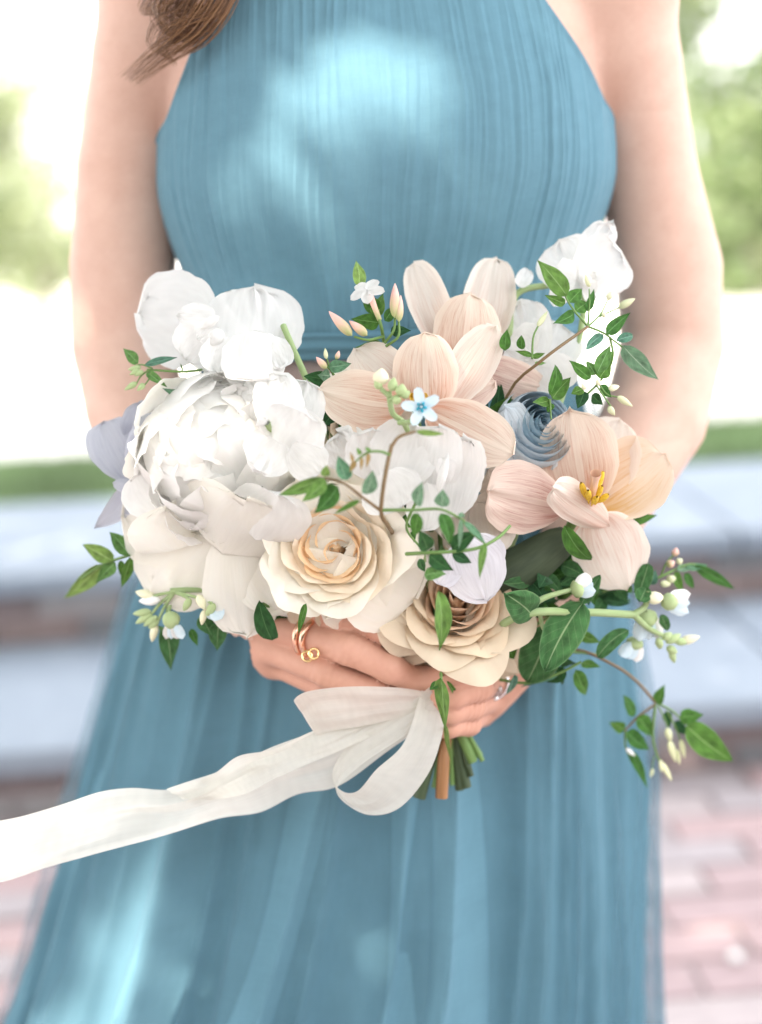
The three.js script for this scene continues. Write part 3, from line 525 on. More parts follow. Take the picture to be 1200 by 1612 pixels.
{ // hair: a wavy lock hanging over her right shoulder, and the rest about the head
  const hairMat = [std([0.1, 0.048, 0.024], 0.4), std([0.19, 0.092, 0.042], 0.4), std([0.3, 0.16, 0.075], 0.45)];
  const sets = [[], [], []];
  const lock = (pts, n, w, r) => { for (let i = 0; i < n; i++) { const a = rr(-1, 1), b = rr(-1, 1), e = rr(0.75, 1); sets[Math.floor(rnd() * 3)].push(sweep(pts.map((p, k) => { const t = k / (pts.length - 1), s = w * (1 - 0.5 * t * t); return at(p[0] + a * s * p[3] + rr(-4, 4), p[1] + b * s * 0.5 * (1 - t * 0.6) + a * s * 0.35 + rr(-4, 4), p[2] + b * 0.014); }).slice(0, rnd() < 0.3 ? -1 : undefined), (u) => r * (1 - u * 0.9) * e, 24, 4)); } };
  lock([[392, -170, 1.12, 1], [362, -60, 1.095, 1], [335, 5, 1.085, 1], [300, 55, 1.085, 1], [258, 82, 1.09, 1], [205, 126, 1.1, 1]], 80, 34, 0.0009);
  lock([[352, -170, 1.12, 1], [322, -60, 1.1, 1], [290, -5, 1.09, 1], [264, 26, 1.09, 1], [282, 60, 1.09, 0.8], [330, 44, 1.09, 0.5]], 80, 34, 0.0009);
  lock([[300, -170, 1.13, 1], [266, -60, 1.11, 1], [246, 0, 1.105, 1], [236, 22, 1.105, 1], [268, 18, 1.1, 0.5]], 60, 26, 0.0008);
  lock([[380, -170, 1.12, 1], [350, -50, 1.095, 1], [318, 20, 1.085, 1], [266, 46, 1.085, 1], [248, 76, 1.09, 0.8], [272, 96, 1.09, 0.5]], 60, 30, 0.0009);
  for (let i = 0; i < 150; i++) { const a = rr(0.9, 5.38), t = headC.clone().add(V(Math.sin(a) * 0.02, 0.112, -Math.cos(a) * -0.02)), q = (h, rx, rz) => headC.clone().add(V(Math.sin(a) * rx, h, Math.cos(a) * rz)); sets[i % 3].push(sweep([t, q(0.08, 0.068, 0.085), q(0, 0.083, 0.104), q(-0.08, 0.07, 0.09), q(-0.17, 0.06, 0.075)], (u) => 0.008 * (1 - 0.5 * u), 10, 5)); }
  const names = ['hair', 'hair', 'hair']; sets.forEach((s, i) => put(woman, names[i], mergeGeometries(s), hairMat[i]));
}
function ringGeo(c, axis, R, r) { const g = new THREE.TorusGeometry(R, r, 10, 40); g.applyQuaternion(new THREE.Quaternion().setFromUnitVectors(V(0, 0, 1), axis.clone().normalize())); return g.translate(c.x, c.y, c.z); }
{
  const gold = std([0.9, 0.62, 0.3], 0.18, { metalness: 1 }), rose = std([0.9, 0.55, 0.4], 0.2, { metalness: 1 }), silver = std([0.85, 0.85, 0.87], 0.12, { metalness: 1 });
  const a = at(445, 988, 1.004), b = at(548, 1020, 0.962), ax = b.clone().sub(a), mid = (t) => a.clone().addScaledVector(ax, t);
  const r1 = put(woman, 'ring', ringGeo(mid(0.4), ax.clone().add(V(0.004, 0.002, 0)), 0.0137, 0.0023), rose); r1.userData.label = 'rose gold band of the linked rings on her right hand';
  const r2 = put(woman, 'ring', ringGeo(mid(0.53), ax.clone().add(V(-0.004, 0, 0.004)), 0.0137, 0.0023), rose); r2.userData.label = 'second rose gold band of the linked rings on her right hand';
  for (const [px, py, tw] of [[494, 1029, 0.3], [484, 1033, -0.5]]) put(r1, 'small_link', ringGeo(at(px, py, 0.962), V(0.5 * tw, 0.35, 1), 0.0034, 0.001), gold);
  const c = at(783, 1070, 1.028).lerp(at(754, 1080, 0.982), 0.4), cx = at(754, 1080, 0.982).sub(at(783, 1070, 1.028));
  const r3 = put(woman, 'ring', ringGeo(c, cx, 0.0128, 0.0011), silver); r3.userData.label = 'silver ring with a clear stone on her left hand';
  const r4 = put(woman, 'ring', ringGeo(c.clone().addScaledVector(cx, -0.08), cx, 0.0126, 0.0009), silver);
  const sp = at(781, 1087, 0.993), gem = new THREE.OctahedronGeometry(0.0052, 1); gem.scale(1, 1, 0.8).translate(sp.x, sp.y, sp.z);
  put(r3, 'gem', gem, std([0.95, 0.97, 1], 0.02, { transmission: 0.9, thickness: 0.003, ior: 2.2 }));
  for (const [dx, dy] of [[-0.002, 0.006], [0, -0.006]]) { const g = new THREE.OctahedronGeometry(0.0021, 1).translate(sp.x + dx, sp.y + dy, sp.z - 0.001); put(r3, 'gem', g, std([0.95, 0.97, 1], 0.05, { metalness: 0.4 })); }
}

// ---------- the flowers ----------
const BG = 'flowers of the bouquet', SG = 'leafy sprigs of the bouquet';
const knot = [700, 1100, -0.0];
function flower(name, label, cat, px, py, o = 0, group = BG) { return thing(name, label, cat, group, pt([px, py, o])); }
const stalk = (t, mat, pts, r0 = 0.003, r1 = 0.003, name = 'stem') => put(t, name, sweep(pts.map(([x, y, d]) => at(x, y, d)), (u) => lerp(r0, r1, u), 26, 9), mat);
const BIND = [706, 1110, 1.003];

// peony
{
  const t = flower('peony', 'large full white peony on the left side of the bouquet', 'peony', 340, 740, 0.03);
  stalk(t, M.stemDark, [[350, 800, 1.0], [520, 1000, 1.02], [704, 1112, 1.008], [722, 1190, 1.0], [733, 1240, 0.995]], 0.0045, 0.0045);
  const P = (mat, b, tp, w, o) => petal(t, 'petal', mat, b, tp, w, { nu: 22, nv: 18, ...o });
  // the wide guard petals
  P(M.ivory, [330, 800, 0.03], [194, 812, 0.012], 180, { a: 0.5, b: 0.35, cup: 0.1, ruf: 0.12, notch: 0.05 });
  P(M.ivory, [352, 832, 0.012], [234, 940, -0.012], 150, { a: 0.6, b: 0.34, cup: -0.2, ruf: 0.1, notch: 0.1, bend: -0.08, curl: -0.1 });
  P(M.ivory, [350, 835, 0.03], [310, 948, 0.016], 130, { a: 0.55, b: 0.3, cup: -0.1, ruf: 0.08, notch: 0.06 });
  P(M.ivory, [370, 826, 0.012], [388, 1006, -0.014], 122, { a: 0.55, b: 0.36, cup: -0.26, ruf: 0.1, notch: 0.07, bend: -0.07, curl: -0.08 });
  P(M.ivory, [376, 835, 0.026], [450, 964, 0.01], 104, { a: 0.5, b: 0.35, cup: -0.12, ruf: 0.14, notch: 0.1 });
  P(M.ivory, [440, 850, 0.034], [478, 945, 0.022], 70, { a: 0.5, b: 0.4, ruf: 0.1, notch: 0.1 });
  P(M.white, [285, 790, 0.03], [226, 690, 0.015], 100, { a: 0.5, b: 0.4, cup: 0.3, ruf: 0.06 });
  P(M.white, [300, 770, 0.02], [250, 690, 0.005], 100, { a: 0.5, b: 0.4, cup: 0.3, ruf: 0.14 });
  // the cupped front petals
  P(M.ivory, [350, 872, 0.006], [388, 786, -0.03], 190, { a: 0.32, b: 0.42, cup: -0.3, ruf: 0.05, notch: 0.1, bend: -0.05 });
  P(M.ivory, [292, 862, 0.008], [258, 800, -0.02], 150, { a: 0.34, b: 0.42, cup: -0.25, ruf: 0.08, notch: 0.12 });
  P(M.white, [402, 850, 0.0], [440, 778, -0.024], 130, { a: 0.34, b: 0.42, cup: -0.3, ruf: 0.08, notch: 0.1 });
  P(M.white, [270, 800, 0.0], [222, 740, -0.016], 110, { a: 0.35, b: 0.3, cup: -0.2, ruf: 0.14, notch: 0.16 });
  // the ruffled heart: frilled petals nested into a ball
  const C = pt([350, 716, 0.038]), ax = V(-0.1, 0.22, 1).normalize(), ex = V(0, 1, 0).cross(ax).normalize(), ey = ax.clone().cross(ex), R = 0.06;
  for (let i = 0; i < 40; i++) {
    const q = (i + 0.5) / 40, al = Math.acos(1 - q * 1.12), th = i * 2.39996 + rr(-0.3, 0.3), s = rnd() * 60;
    const dir = ax.clone().multiplyScalar(Math.cos(al)).addScaledVector(ex, Math.sin(al) * Math.cos(th)).addScaledVector(ey, Math.sin(al) * Math.sin(th));
    const up0 = ax.clone().addScaledVector(dir, -ax.dot(dir)).normalize(), side0 = up0.clone().cross(dir), an = rr(-1, 1) * lerp(1.6, 0.35, q), up = up0.clone().multiplyScalar(Math.cos(an)).addScaledVector(side0, Math.sin(an)), side = up.clone().cross(dir);
    const Rp = R * (0.84 + 0.14 * q + rr(-0.03, 0.03)), w = rr(0.46, 0.66), L = rr(0.95, 1.2), lift = rr(0.04, 0.2);
    put(t, 'petal', gridGeo(16, 26, (u, vv) => {
      const v = vv * 2 - 1, av = Math.abs(v), uu = u * (1 - 0.3 * av ** 2.5 - 0.035 * Math.abs(N(v * 3.4, s, 2)) * 2), e = uu ** 4, sw = w * (0.45 + 0.55 * Math.sqrt(u)) * v;
      const d = dir.clone().addScaledVector(up, uu * L - 0.55).addScaledVector(side, sw).normalize();
      return C.clone().addScaledVector(d, Rp + R * e * (lift + 0.16 * N(v * 2.2 + s, 1, s) + 0.04 * N(v * 7 + s, u, 3)) + R * 0.03 * N(u * 2, v * 2, s) - R * 0.1 * av ** 3);
    }), q > 0.8 && rnd() < 0.5 ? M.ivory : M.peony);
  }
  for (const [bx, by, tx, ty, w] of [[340, 690, 335, 598, 60], [380, 680, 372, 606, 55], [300, 690, 286, 640, 70], [320, 700, 262, 672, 70], [300, 740, 232, 715, 70], [400, 700, 420, 640, 80]]) P(M.white, [bx, by, 0.02], [tx, ty, -0.004], w, { a: 0.4, b: 0.25, cup: 0.2, ruf: 0.26, notch: 0.16, curl: 0.1 });
}

// roses
function rose(t, C, dir, R, tones, o = {}) {
  const F = frameAt(C, dir), n = o.n || 26, open = o.open ?? 0.75;
  put(t, 'heart', sweep([F(0, 0, -R * 0.5), F(R * 0.02, 1, 0), F(R * 0.04, 2, R * (o.heart ?? 0.72) * 0.75)], (u) => R * 0.16 * Math.sqrt(1.02 - u * u), 10, 10), tones[2]);
  for (let i = 0; i < n; i++) {
    const q = i / (n - 1), th = i * 2.39996 + (o.turn || 0), r1 = R * lerp(0.12, open, Math.pow(q, 0.85)), h1 = R * lerp(o.heart ?? 0.72, 0.62, q);
    put(t, 'petal', cupPetal(F, th, lerp(1.9, 1.0, q) * (o.span || 1), r1 * (o.r0 || 0.35), r1, -R * 0.45, h1, { jx: (o.jit || 0) * rr(-1, 1) * (1 - q), jy: (o.jit || 0) * rr(-1, 1) * (1 - q), roll: lerp(0.06, o.roll || 0.34, q), drop: lerp(0.3, 0.5, q), ruf: lerp(0.1, o.ruf ?? 0.08, q), p: o.pw || lerp(0.5, 0.75, q), point: (o.point ?? 0.12) * q }), tones[q < 0.4 ? 2 : q < 0.75 ? 1 : 0]);
  }
}
{
  const t = flower('rose', 'open cream rose with a ruffled peach heart, centre of the bouquet above the ringed hand', 'rose', 540, 865, 0.03);
  stalk(t, M.stemOrange, [[545, 880, 0.99], [640, 1010, 1.0], [700, 1110, 1.0], [698, 1200, 0.985], [695, 1256, 0.98]], 0.004, 0.0046);
  rose(t, pt([530, 858, 0.03]), V(-0.1, 0.2, 1), 0.05, [M.cream, M.creamMid, M.creamDeep], { n: 26, ruf: 0.15, open: 0.9, heart: 0.46, turn: 1.2, point: 0.03, span: 1.1, roll: 0.2, jit: 0.005, r0: 0.3, pw: 0.75 });
  const P = (b, tp, w, o) => petal(t, 'petal', M.cream, b, tp, w, { nu: 20, nv: 18, a: 0.4, b: 0.3, cup: -0.15, ruf: 0.07, notch: 0.06, curl: -0.12, ...o });
  P([545, 865, 0.012], [660, 945, 0.012], 190, { b: 0.25 }); P([535, 870, 0.01], [512, 978, 0.0], 200, { b: 0.5, notch: 0.02 }); P([530, 860, 0.016], [428, 830, 0.012], 190, {}); P([530, 865, 0.018], [446, 925, 0.012], 150, {});
  P([540, 860, 0.02], [520, 765, 0.01], 210, {}); P([550, 860, 0.02], [630, 800, 0.014], 180, {}); P([555, 870, 0.024], [600, 975, 0.016], 180, { b: 0.22 });
  petal(t, 'petal', M.tan, [520, 930, 0.03], [478, 1000, 0.03], 110, { nu: 16, nv: 12, a: 0.4, b: 0.35, cup: -0.1, notch: 0.05 }); petal(t, 'petal', M.tan, [520, 930, 0.034], [560, 985, 0.034], 100, { nu: 16, nv: 12, a: 0.4, b: 0.35, cup: -0.1, notch: 0.05 });
}
{
  const t = flower('rose', 'tan rose with pointed outer petals, lowest in the bouquet just above the ribbon', 'rose', 705, 970, 0.02);
  stalk(t, M.stemDark, [[715, 985, 0.985], [712, 1060, 0.995], [700, 1115, 0.995], [675, 1200, 0.985], [660, 1256, 0.98]], 0.0045, 0.0048);
  rose(t, pt([716, 960, 0.036]), V(0.1, 0.6, 0.85), 0.044, [M.tan, M.tanMid, M.tanDeep], { n: 30, ruf: 0.08, open: 0.92, point: 0.16, heart: 0.86, span: 1.1, roll: 0.42, turn: 0.9 });
  const P = (b, tp, w, o) => petal(t, 'petal', M.tan, b, tp, w, { nu: 20, nv: 16, a: 0.3, b: 0.55, cup: -0.25, ruf: 0.05, notch: 0.03, curl: -0.1, ...o });
  P([690, 985, 0.03], [630, 1100, 0.0], 170, { a: 0.35, b: 0.75, cup: -0.2 }); P([705, 990, 0.026], [684, 1078, 0.0], 150, { b: 0.5 }); P([730, 985, 0.03], [822, 1064, 0.006], 150, { a: 0.35, b: 0.8 }); P([715, 985, 0.014], [760, 1062, 0.006], 150, { b: 0.4 });
  P([670, 970, 0.016], [592, 985, 0.008], 120, { b: 0.4 }); P([680, 975, 0.016], [612, 1042, 0.008], 90, { b: 0.5 }); P([735, 950, 0.018], [800, 960, 0.012], 150, { b: 0.35 }); P([735, 965, 0.016], [798, 1000, 0.004], 110, { b: 0.5 });
}
{
  const t = flower('rose', 'cream rose half hidden behind the white sweet peas in the middle', 'rose', 560, 680, 0.04);
  stalk(t, M.stem, [[570, 690, 1.0], [640, 900, 1.01], [706, 1110, 1.004], [745, 1200, 0.995]], 0.0035, 0.0035);
  rose(t, pt([562, 682, 0.05]), V(-0.1, 0.3, 1), 0.034, [M.cream, M.creamMid, M.creamMid], { n: 16, ruf: 0.08, open: 0.95 });
}
// tulips
function tulipPetal(t, mat, b, tp, w, o) { return petal(t, 'petal', mat, b, tp, w, { nu: 24, nv: 22, a: 0.55, b: 0.51, cup: 0.35, ruf: 0.1, rf: 4, notch: 0.035, wave: 0.028, scal: 0.02, fold: -0.05, ...o }); }
{
  const t = flower('tulip', 'blush tulip opened wide at the top of the bouquet, behind the blue star flower', 'tulip', 650, 635, 0.0);
  stalk(t, M.stem, [[652, 640, 0.975], [680, 850, 1.0], [706, 1108, 1.006], [716, 1190, 1.0]], 0.0035, 0.0035);
  tulipPetal(t, M.tulipPale, [640, 632, 0.014], [560, 550, 0.02], 92, { cup: 0.2 });
  tulipPetal(t, M.tulip, [640, 640, 0.004], [501, 612, 0.004], 98, { cup: 0.12, b: 0.62, sk: -0.12 });
  tulipPetal(t, M.tulip, [672, 648, 0.006], [668, 523, -0.012], 102, { cup: -0.14, b: 0.45, a: 0.45 });
  tulipPetal(t, M.tulip, [672, 645, 0.002], [808, 715, -0.008], 96, { cup: -0.12, b: 0.43, a: 0.5 });
  tulipPetal(t, M.tulipPale, [700, 640, 0.012], [780, 515, -0.004], 74, { cup: 0.5, b: 0.49, a: 0.5 });
  tulipPetal(t, M.tulipPink, [690, 640, 0.018], [780, 600, 0.016], 60, { cup: 0.3, b: 0.55 });
  for (let i = 0; i < 5; i++) put(t, 'stamen', sweep([pt([652, 640, 0]), pt([650 + i * 5, 622 + (i % 2) * 6, -0.012])], (u) => 0.0012 + 0.001 * sstep(0.4, 0.7, u), 8, 6), M.yellow);
}
{
  const t = flower('tulip', 'pale blush tulip with upright petals, highest at the top centre of the bouquet', 'tulip', 730, 570, 0.02);
  stalk(t, M.stem, [[735, 590, 1.0], [725, 850, 1.015], [710, 1108, 1.01], [728, 1205, 1.005]], 0.0035, 0.0035);
  tulipPetal(t, M.tulipPale, [705, 555, 0.03], [652, 414, 0.03], 66, { cup: 0.28, b: 0.45, a: 0.5 });
  tulipPetal(t, M.tulipPale, [755, 560, 0.032], [782, 407, 0.034], 84, { cup: 0.25, b: 0.45, a: 0.5 });
  tulipPetal(t, M.tulip, [728, 575, 0.014], [742, 462, -0.002], 106, { cup: -0.18, b: 0.41, a: 0.42 });
  tulipPetal(t, M.tulipPink, [755, 575, 0.026], [862, 612, 0.03], 64, { cup: -0.15, b: 0.6, sk: 0.1 });
  tulipPetal(t, M.tulipPale, [720, 540, 0.036], [706, 470, 0.036], 60, { cup: 0.2, b: 0.49 });
}
{
  const t = flower('tulip', 'open apricot tulip showing its yellow stamens, right side of the bouquet', 'tulip', 920, 790, 0.0);
  stalk(t, M.stem, [[915, 800, 0.985], [820, 960, 1.01], [710, 1110, 1.008], [740, 1195, 1.002]], 0.0035, 0.0035);
  tulipPetal(t, M.tulipPink, [892, 800, 0.012], [768, 772, 0.0], 118, { cup: -0.22, b: 0.39, a: 0.5 });
  tulipPetal(t, M.tulip, [922, 790, 0.02], [898, 643, -0.008], 128, { cup: 0.3, b: 0.45, a: 0.5 });
  tulipPetal(t, M.tulipPale, [930, 785, 0.026], [975, 660, 0.012], 110, { cup: 0.2, b: 0.49 });
  tulipPetal(t, M.tulipGold, [928, 798, 0.016], [1045, 715, -0.012], 128, { cup: 0.3, b: 0.43, a: 0.5 });
  tulipPetal(t, M.tulipPale, [960, 828, -0.012], [872, 768, -0.03], 62, { cup: -0.3, b: 0.49, a: 0.4, bend: -0.12 });
  tulipPetal(t, M.tulipPale, [938, 812, -0.004], [986, 928, -0.012], 122, { cup: -0.16, b: 0.45, a: 0.5 });
  const c = [928, 800, -0.002];
  put(t, 'pistil', sweep([pt(c), pt([934, 772, -0.018]), pt([938, 745, -0.03])], (u) => 0.0026 + 0.0012 * sstep(0.78, 1, u), 12, 9), M.pistil);
  for (const [x, y, o] of [[915, 760, -0.02], [926, 772, -0.026], [948, 765, -0.026], [958, 778, -0.022], [940, 782, -0.028], [950, 742, -0.016]]) {
    const s = put(t, 'stamen', sweep([pt(c), pt([lerp(928, x, 0.6), lerp(800, y, 0.6), o * 0.6])], 0.0007, 6, 6), M.yellow);
    put(s, 'anther', sweep([pt([lerp(928, x, 0.45), lerp(800, y, 0.45), o * 0.5]), pt([x, y, o])], (u) => 0.0023 * Math.pow(Math.sin(Math.PI * clamp(u * 0.9 + 0.06, 0, 1)), 0.5), 10, 7), M.yellow);
  }
}
// grey blue ranunculus
{
  const t = flower('ranunculus', 'grey blue ranunculus of tightly packed petals between the tulips', 'ranunculus', 835, 675, 0.03);
  stalk(t, M.stem, [[835, 690, 1.01], [790, 900, 1.015], [712, 1110, 1.012], [755, 1190, 1.008]], 0.003, 0.003);
  const F = frameAt(pt([842, 676, 0.026]), V(0.42, 0.5, 1));
  for (let i = 0; i < 15; i++) { const q = i / 14, r = 0.031 * lerp(0.1, 0.95, q); put(t, 'petal', cupPetal(F, i * 2.39996, lerp(3, 2.1, q), r * 0.7, r, -0.02, lerp(0.017, 0.008, q), { roll: -0.12, drop: 0.12, ruf: 0.012, p: 0.6, sp: 0.03 }), q < 0.6 ? M.blueDeep : M.blueGrey); }
  const P = (b, tp, w, o) => petal(t, 'petal', M.blueSkin, b, tp, w, { nu: 16, nv: 14, a: 0.35, b: 0.3, cup: -0.3, ruf: 0.12, notch: 0.08, ...o });
  P([838, 745, 0.022], [795, 640, 0.012], 70); P([835, 760, 0.026], [770, 712, 0.02], 70); P([870, 740, 0.022], [862, 668, 0.01], 50);
  petal(t, 'petal', M.beige, [850, 800, 0.03], [768, 740, 0.022], 90, { a: 0.4, b: 0.3, cup: -0.2 });
}
// sweet peas
function sweetPea(t, mat, petals, keel) {
  for (const [b, tp, w, o] of petals) petal(t, 'petal', mat, b, tp, w, { nu: 22, nv: 26, a: 0.38, b: 0.3, notch: 0.06, rf: 7, ...o, cup: (o.cup ?? 0.16) * 0.4, ruf: (o.ruf ?? 0.12) * 1.25, scal: o.scal ?? 0.035 });
  if (keel) bud(t, 'keel', mat, keel[0], keel[1], keel[2]);
}
const SP = (label, c, petals, keel, stemPts, mat = M.white, o = 0) => { const t = flower('sweet_pea', label, 'sweet pea', c[0], c[1], o); sweetPea(t, mat, petals, keel); if (stemPts) stem(t, M.stemFuzz, stemPts, 0.0022, 0.0026); return t; };
SP('round white sweet pea farthest to the upper left, its wide petal turned to us', [300, 505], [[[338, 512, 0.002], [220, 494, 0.0], 152, { b: 0.3, a: 0.4, cup: -0.06, ruf: 0.09, notch: 0.04 }], [[335, 520, -0.003], [292, 566, -0.002], 84, { ruf: 0.1, b: 0.3 }], [[340, 502, -0.01], [280, 498, -0.018], 44, { cup: -0.5, b: 0.35 }], [[342, 512, -0.012], [310, 532, -0.018], 36, { cup: -0.4 }]], [[345, 498, -0.02], [316, 518, -0.022], 16], [[335, 482, 0.01], [345, 472, 0.015], [370, 475, 0.02]]);
SP('white sweet pea with a broad folded upper petal, beside the round one', [400, 520], [[[388, 575, 0.004], [400, 452, 0.004], 150, { b: 0.3, a: 0.34, cup: -0.1, sk: 0.1, ruf: 0.1 }], [[365, 530, -0.008], [352, 590, -0.006], 84, { notch: 0.12, ruf: 0.16 }], [[400, 520, -0.01], [398, 598, -0.02], 96, { a: 0.3, b: 0.22, cup: -0.2 }], [[420, 530, -0.004], [442, 580, -0.01], 56, { cup: -0.2 }]], [[350, 520, -0.014], [330, 545, -0.016], 26], [[446, 512, 0.012], [462, 550, 0.014], [480, 590, 0.016], [500, 640, 0.03], [600, 880, 0.05], [700, 1100, 0.04]]);
SP('white sweet pea with frilled petals lying over the right side of the peony', [450, 660], [[[445, 705, -0.01], [480, 645, -0.032], 105, { ruf: 0.16, notch: 0.1 }], [[440, 690, -0.012], [400, 742, -0.034], 80, { ruf: 0.18, b: 0.4 }], [[448, 690, -0.008], [432, 590, -0.01], 78, { ruf: 0.18 }], [[455, 690, -0.004], [482, 600, 0.0], 82, { ruf: 0.16 }], [[460, 700, -0.014], [505, 745, -0.02], 66, { ruf: 0.1, cup: -0.2 }], [[425, 640, 0.0], [398, 592, 0.0], 60, { ruf: 0.24 }]], [[420, 660, -0.03], [402, 670, -0.036], 12], [[420, 665, -0.03], [440, 700, 0.0], [560, 900, 0.05], [700, 1100, 0.04]]);
SP('cluster of white sweet peas at the very centre, under the blue star flower', [650, 740], [[[600, 755, 0.008], [588, 675, -0.006], 100, { ruf: 0.14 }], [[560, 735, 0.014], [532, 682, 0.008], 76, { ruf: 0.26, notch: 0.16 }], [[615, 765, 0.0], [655, 668, -0.014], 110, { ruf: 0.08, cup: -0.15 }], [[668, 795, 0.004], [690, 672, -0.02], 92, { b: 0.26, cup: -0.2, ruf: 0.06 }], [[708, 815, 0.0], [728, 688, -0.016], 84, { b: 0.26, a: 0.4, scal: 0.09, notch: 0.08, ruf: 0.08, cup: -0.08 }], [[600, 745, -0.004], [630, 800, -0.01], 100, { b: 0.3, ruf: 0.06 }], [[672, 760, -0.006], [668, 835, -0.008], 60, { a: 0.35, b: 0.3, ruf: 0.04 }], [[700, 760, -0.008], [704, 720, -0.026], 30, { cup: -0.5 }]], [[690, 775, -0.02], [706, 712, -0.026], 14], [[650, 800, 0.01], [680, 950, 0.04], [704, 1100, 0.03], [722, 1180, 0.03]]);
SP('white sweet pea at the upper right corner of the bouquet, against her arm', [905, 430], [[[912, 455, 0.0], [880, 380, 0.004], 96, { ruf: 0.12, notch: 0.1 }], [[912, 445, -0.002], [978, 398, 0.0], 98, { ruf: 0.1, notch: 0.06, b: 0.25 }], [[905, 425, 0.006], [962, 352, 0.004], 50, { ruf: 0.22, b: 0.3, notch: 0.14 }], [[905, 450, -0.006], [868, 440, -0.004], 74, { ruf: 0.12 }], [[912, 445, -0.006], [940, 440, -0.01], 70, { cup: -0.15 }]], [[922, 432, -0.012], [926, 455, -0.012], 16], [[922, 440, 0.0], [915, 520, 0.02], [880, 640, 0.03], [790, 900, 0.05], [708, 1100, 0.045]]);
SP('pale sweet pea hanging low behind the right tulip tips, upper right', [840, 545], [[[840, 570, 0.03], [820, 475, 0.028], 82, { ruf: 0.1, notch: 0.08 }], [[850, 575, 0.026], [885, 512, 0.026], 96, { ruf: 0.08 }], [[850, 560, 0.024], [872, 620, 0.024], 96, { ruf: 0.08, b: 0.26 }], [[840, 560, 0.03], [800, 540, 0.03], 90, { ruf: 0.08 }], [[815, 450, 0.02], [835, 426, 0.018], 26, { ruf: 0.1 }]], null, [[905, 440, 0.02], [870, 448, 0.02], [815, 462, 0.03], [800, 540, 0.04]]);
SP('pale lilac sweet pea petals drooping over the tan rose', [735, 900], [[[728, 850, 0.002], [766, 946, -0.02], 104, { a: 0.5, b: 0.6, cup: -0.06, ruf: 0.03 }], [[738, 848, 0.004], [778, 900, -0.01], 76, { a: 0.4, b: 0.32, cup: -0.1, ruf: 0.03 }], [[720, 870, 0.004], [690, 918, -0.006], 50, { ruf: 0.04 }]], null, [[735, 860, 0.01], [720, 980, 0.05], [706, 1100, 0.045]], M.lilac);
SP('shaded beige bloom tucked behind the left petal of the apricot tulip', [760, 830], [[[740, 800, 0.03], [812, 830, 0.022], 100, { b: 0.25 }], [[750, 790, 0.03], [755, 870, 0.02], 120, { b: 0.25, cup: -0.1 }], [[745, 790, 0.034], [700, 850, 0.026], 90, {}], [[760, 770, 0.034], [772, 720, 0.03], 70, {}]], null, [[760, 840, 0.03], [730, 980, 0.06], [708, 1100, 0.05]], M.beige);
// lavender grey flower on the far left
{
  const t = flower('clematis', 'lavender grey flower with veined petals at the left edge beside the peony', 'clematis', 225, 735, 0.02);
  stem(t, M.stem, [[230, 760, 0.02], [420, 900, 0.05], [698, 1100, 0.04]], 0.0025, 0.003);
  const P = (b, tp, w, o) => petal(t, 'petal', M.lavender, b, tp, w, { nu: 18, nv: 14, a: 0.5, b: 0.4, cup: 0.2, ruf: 0.1, notch: 0.04, ...o });
  P([208, 758, 0.016], [162, 664, 0.012], 84, { cup: 0.28, b: 0.34 }); P([205, 740, 0.01], [255, 656, 0.004], 62, { cup: -0.3 }); P([200, 690, 0.024], [228, 634, 0.022], 44, { ruf: 0.3, notch: 0.14 }); P([225, 700, 0.022], [238, 640, 0.02], 30, { ruf: 0.3 });
  P([210, 768, 0.01], [148, 832, 0.006], 40, { a: 0.4, b: 0.9, sk: -0.25 }); P([215, 770, 0.004], [178, 760, 0.0], 22, { cup: -0.3 }); P([270, 680, 0.03], [282, 650, 0.028], 40, {});
}
// blue star flowers (tweedia)
function star(t, c, R, o, ax = [0, 0, 1], mat = M.tweedia) {
  const C = pt([c[0], c[1], o]); const A = V(...ax).normalize(), ex = V(0, 1, 0).cross(A).normalize(), ey = A.clone().cross(ex);
  for (let i = 0; i < 5; i++) { const a = i * 1.2566 + 0.5, dir = ex.clone().multiplyScalar(Math.cos(a)).addScaledVector(ey, Math.sin(a)); put(t, 'petal', petalGeo(C.clone().addScaledVector(A, i * 0.0003), C.clone().addScaledVector(dir, R * PXM * 0.95).addScaledVector(A, 0.003), R * PXM * 0.25, { nu: 10, nv: 8, a: 0.45, b: 0.4, cup: 0.25, ruf: 0.06, f: [A.x * 3, A.y * 3, A.z * 3] }), mat); }
  for (let i = 0; i < 5; i++) { const a = i * 1.2566 + 1.1, dir = ex.clone().multiplyScalar(Math.cos(a)).addScaledVector(ey, Math.sin(a)); put(t, 'corona', sweep([C.clone().addScaledVector(dir, R * PXM * 0.16), C.clone().addScaledVector(dir, R * PXM * 0.2).addScaledVector(A, 0.0025), C.clone().addScaledVector(dir, R * PXM * 0.1).addScaledVector(A, 0.004)], 0.0009, 6, 6), M.turquoise); }
  const g = new THREE.SphereGeometry(0.0009, 10, 8).translate(C.x + A.x * 0.003, C.y + A.y * 0.003, C.z + A.z * 0.003); put(t, 'stigma', g, M.budWhite);
}
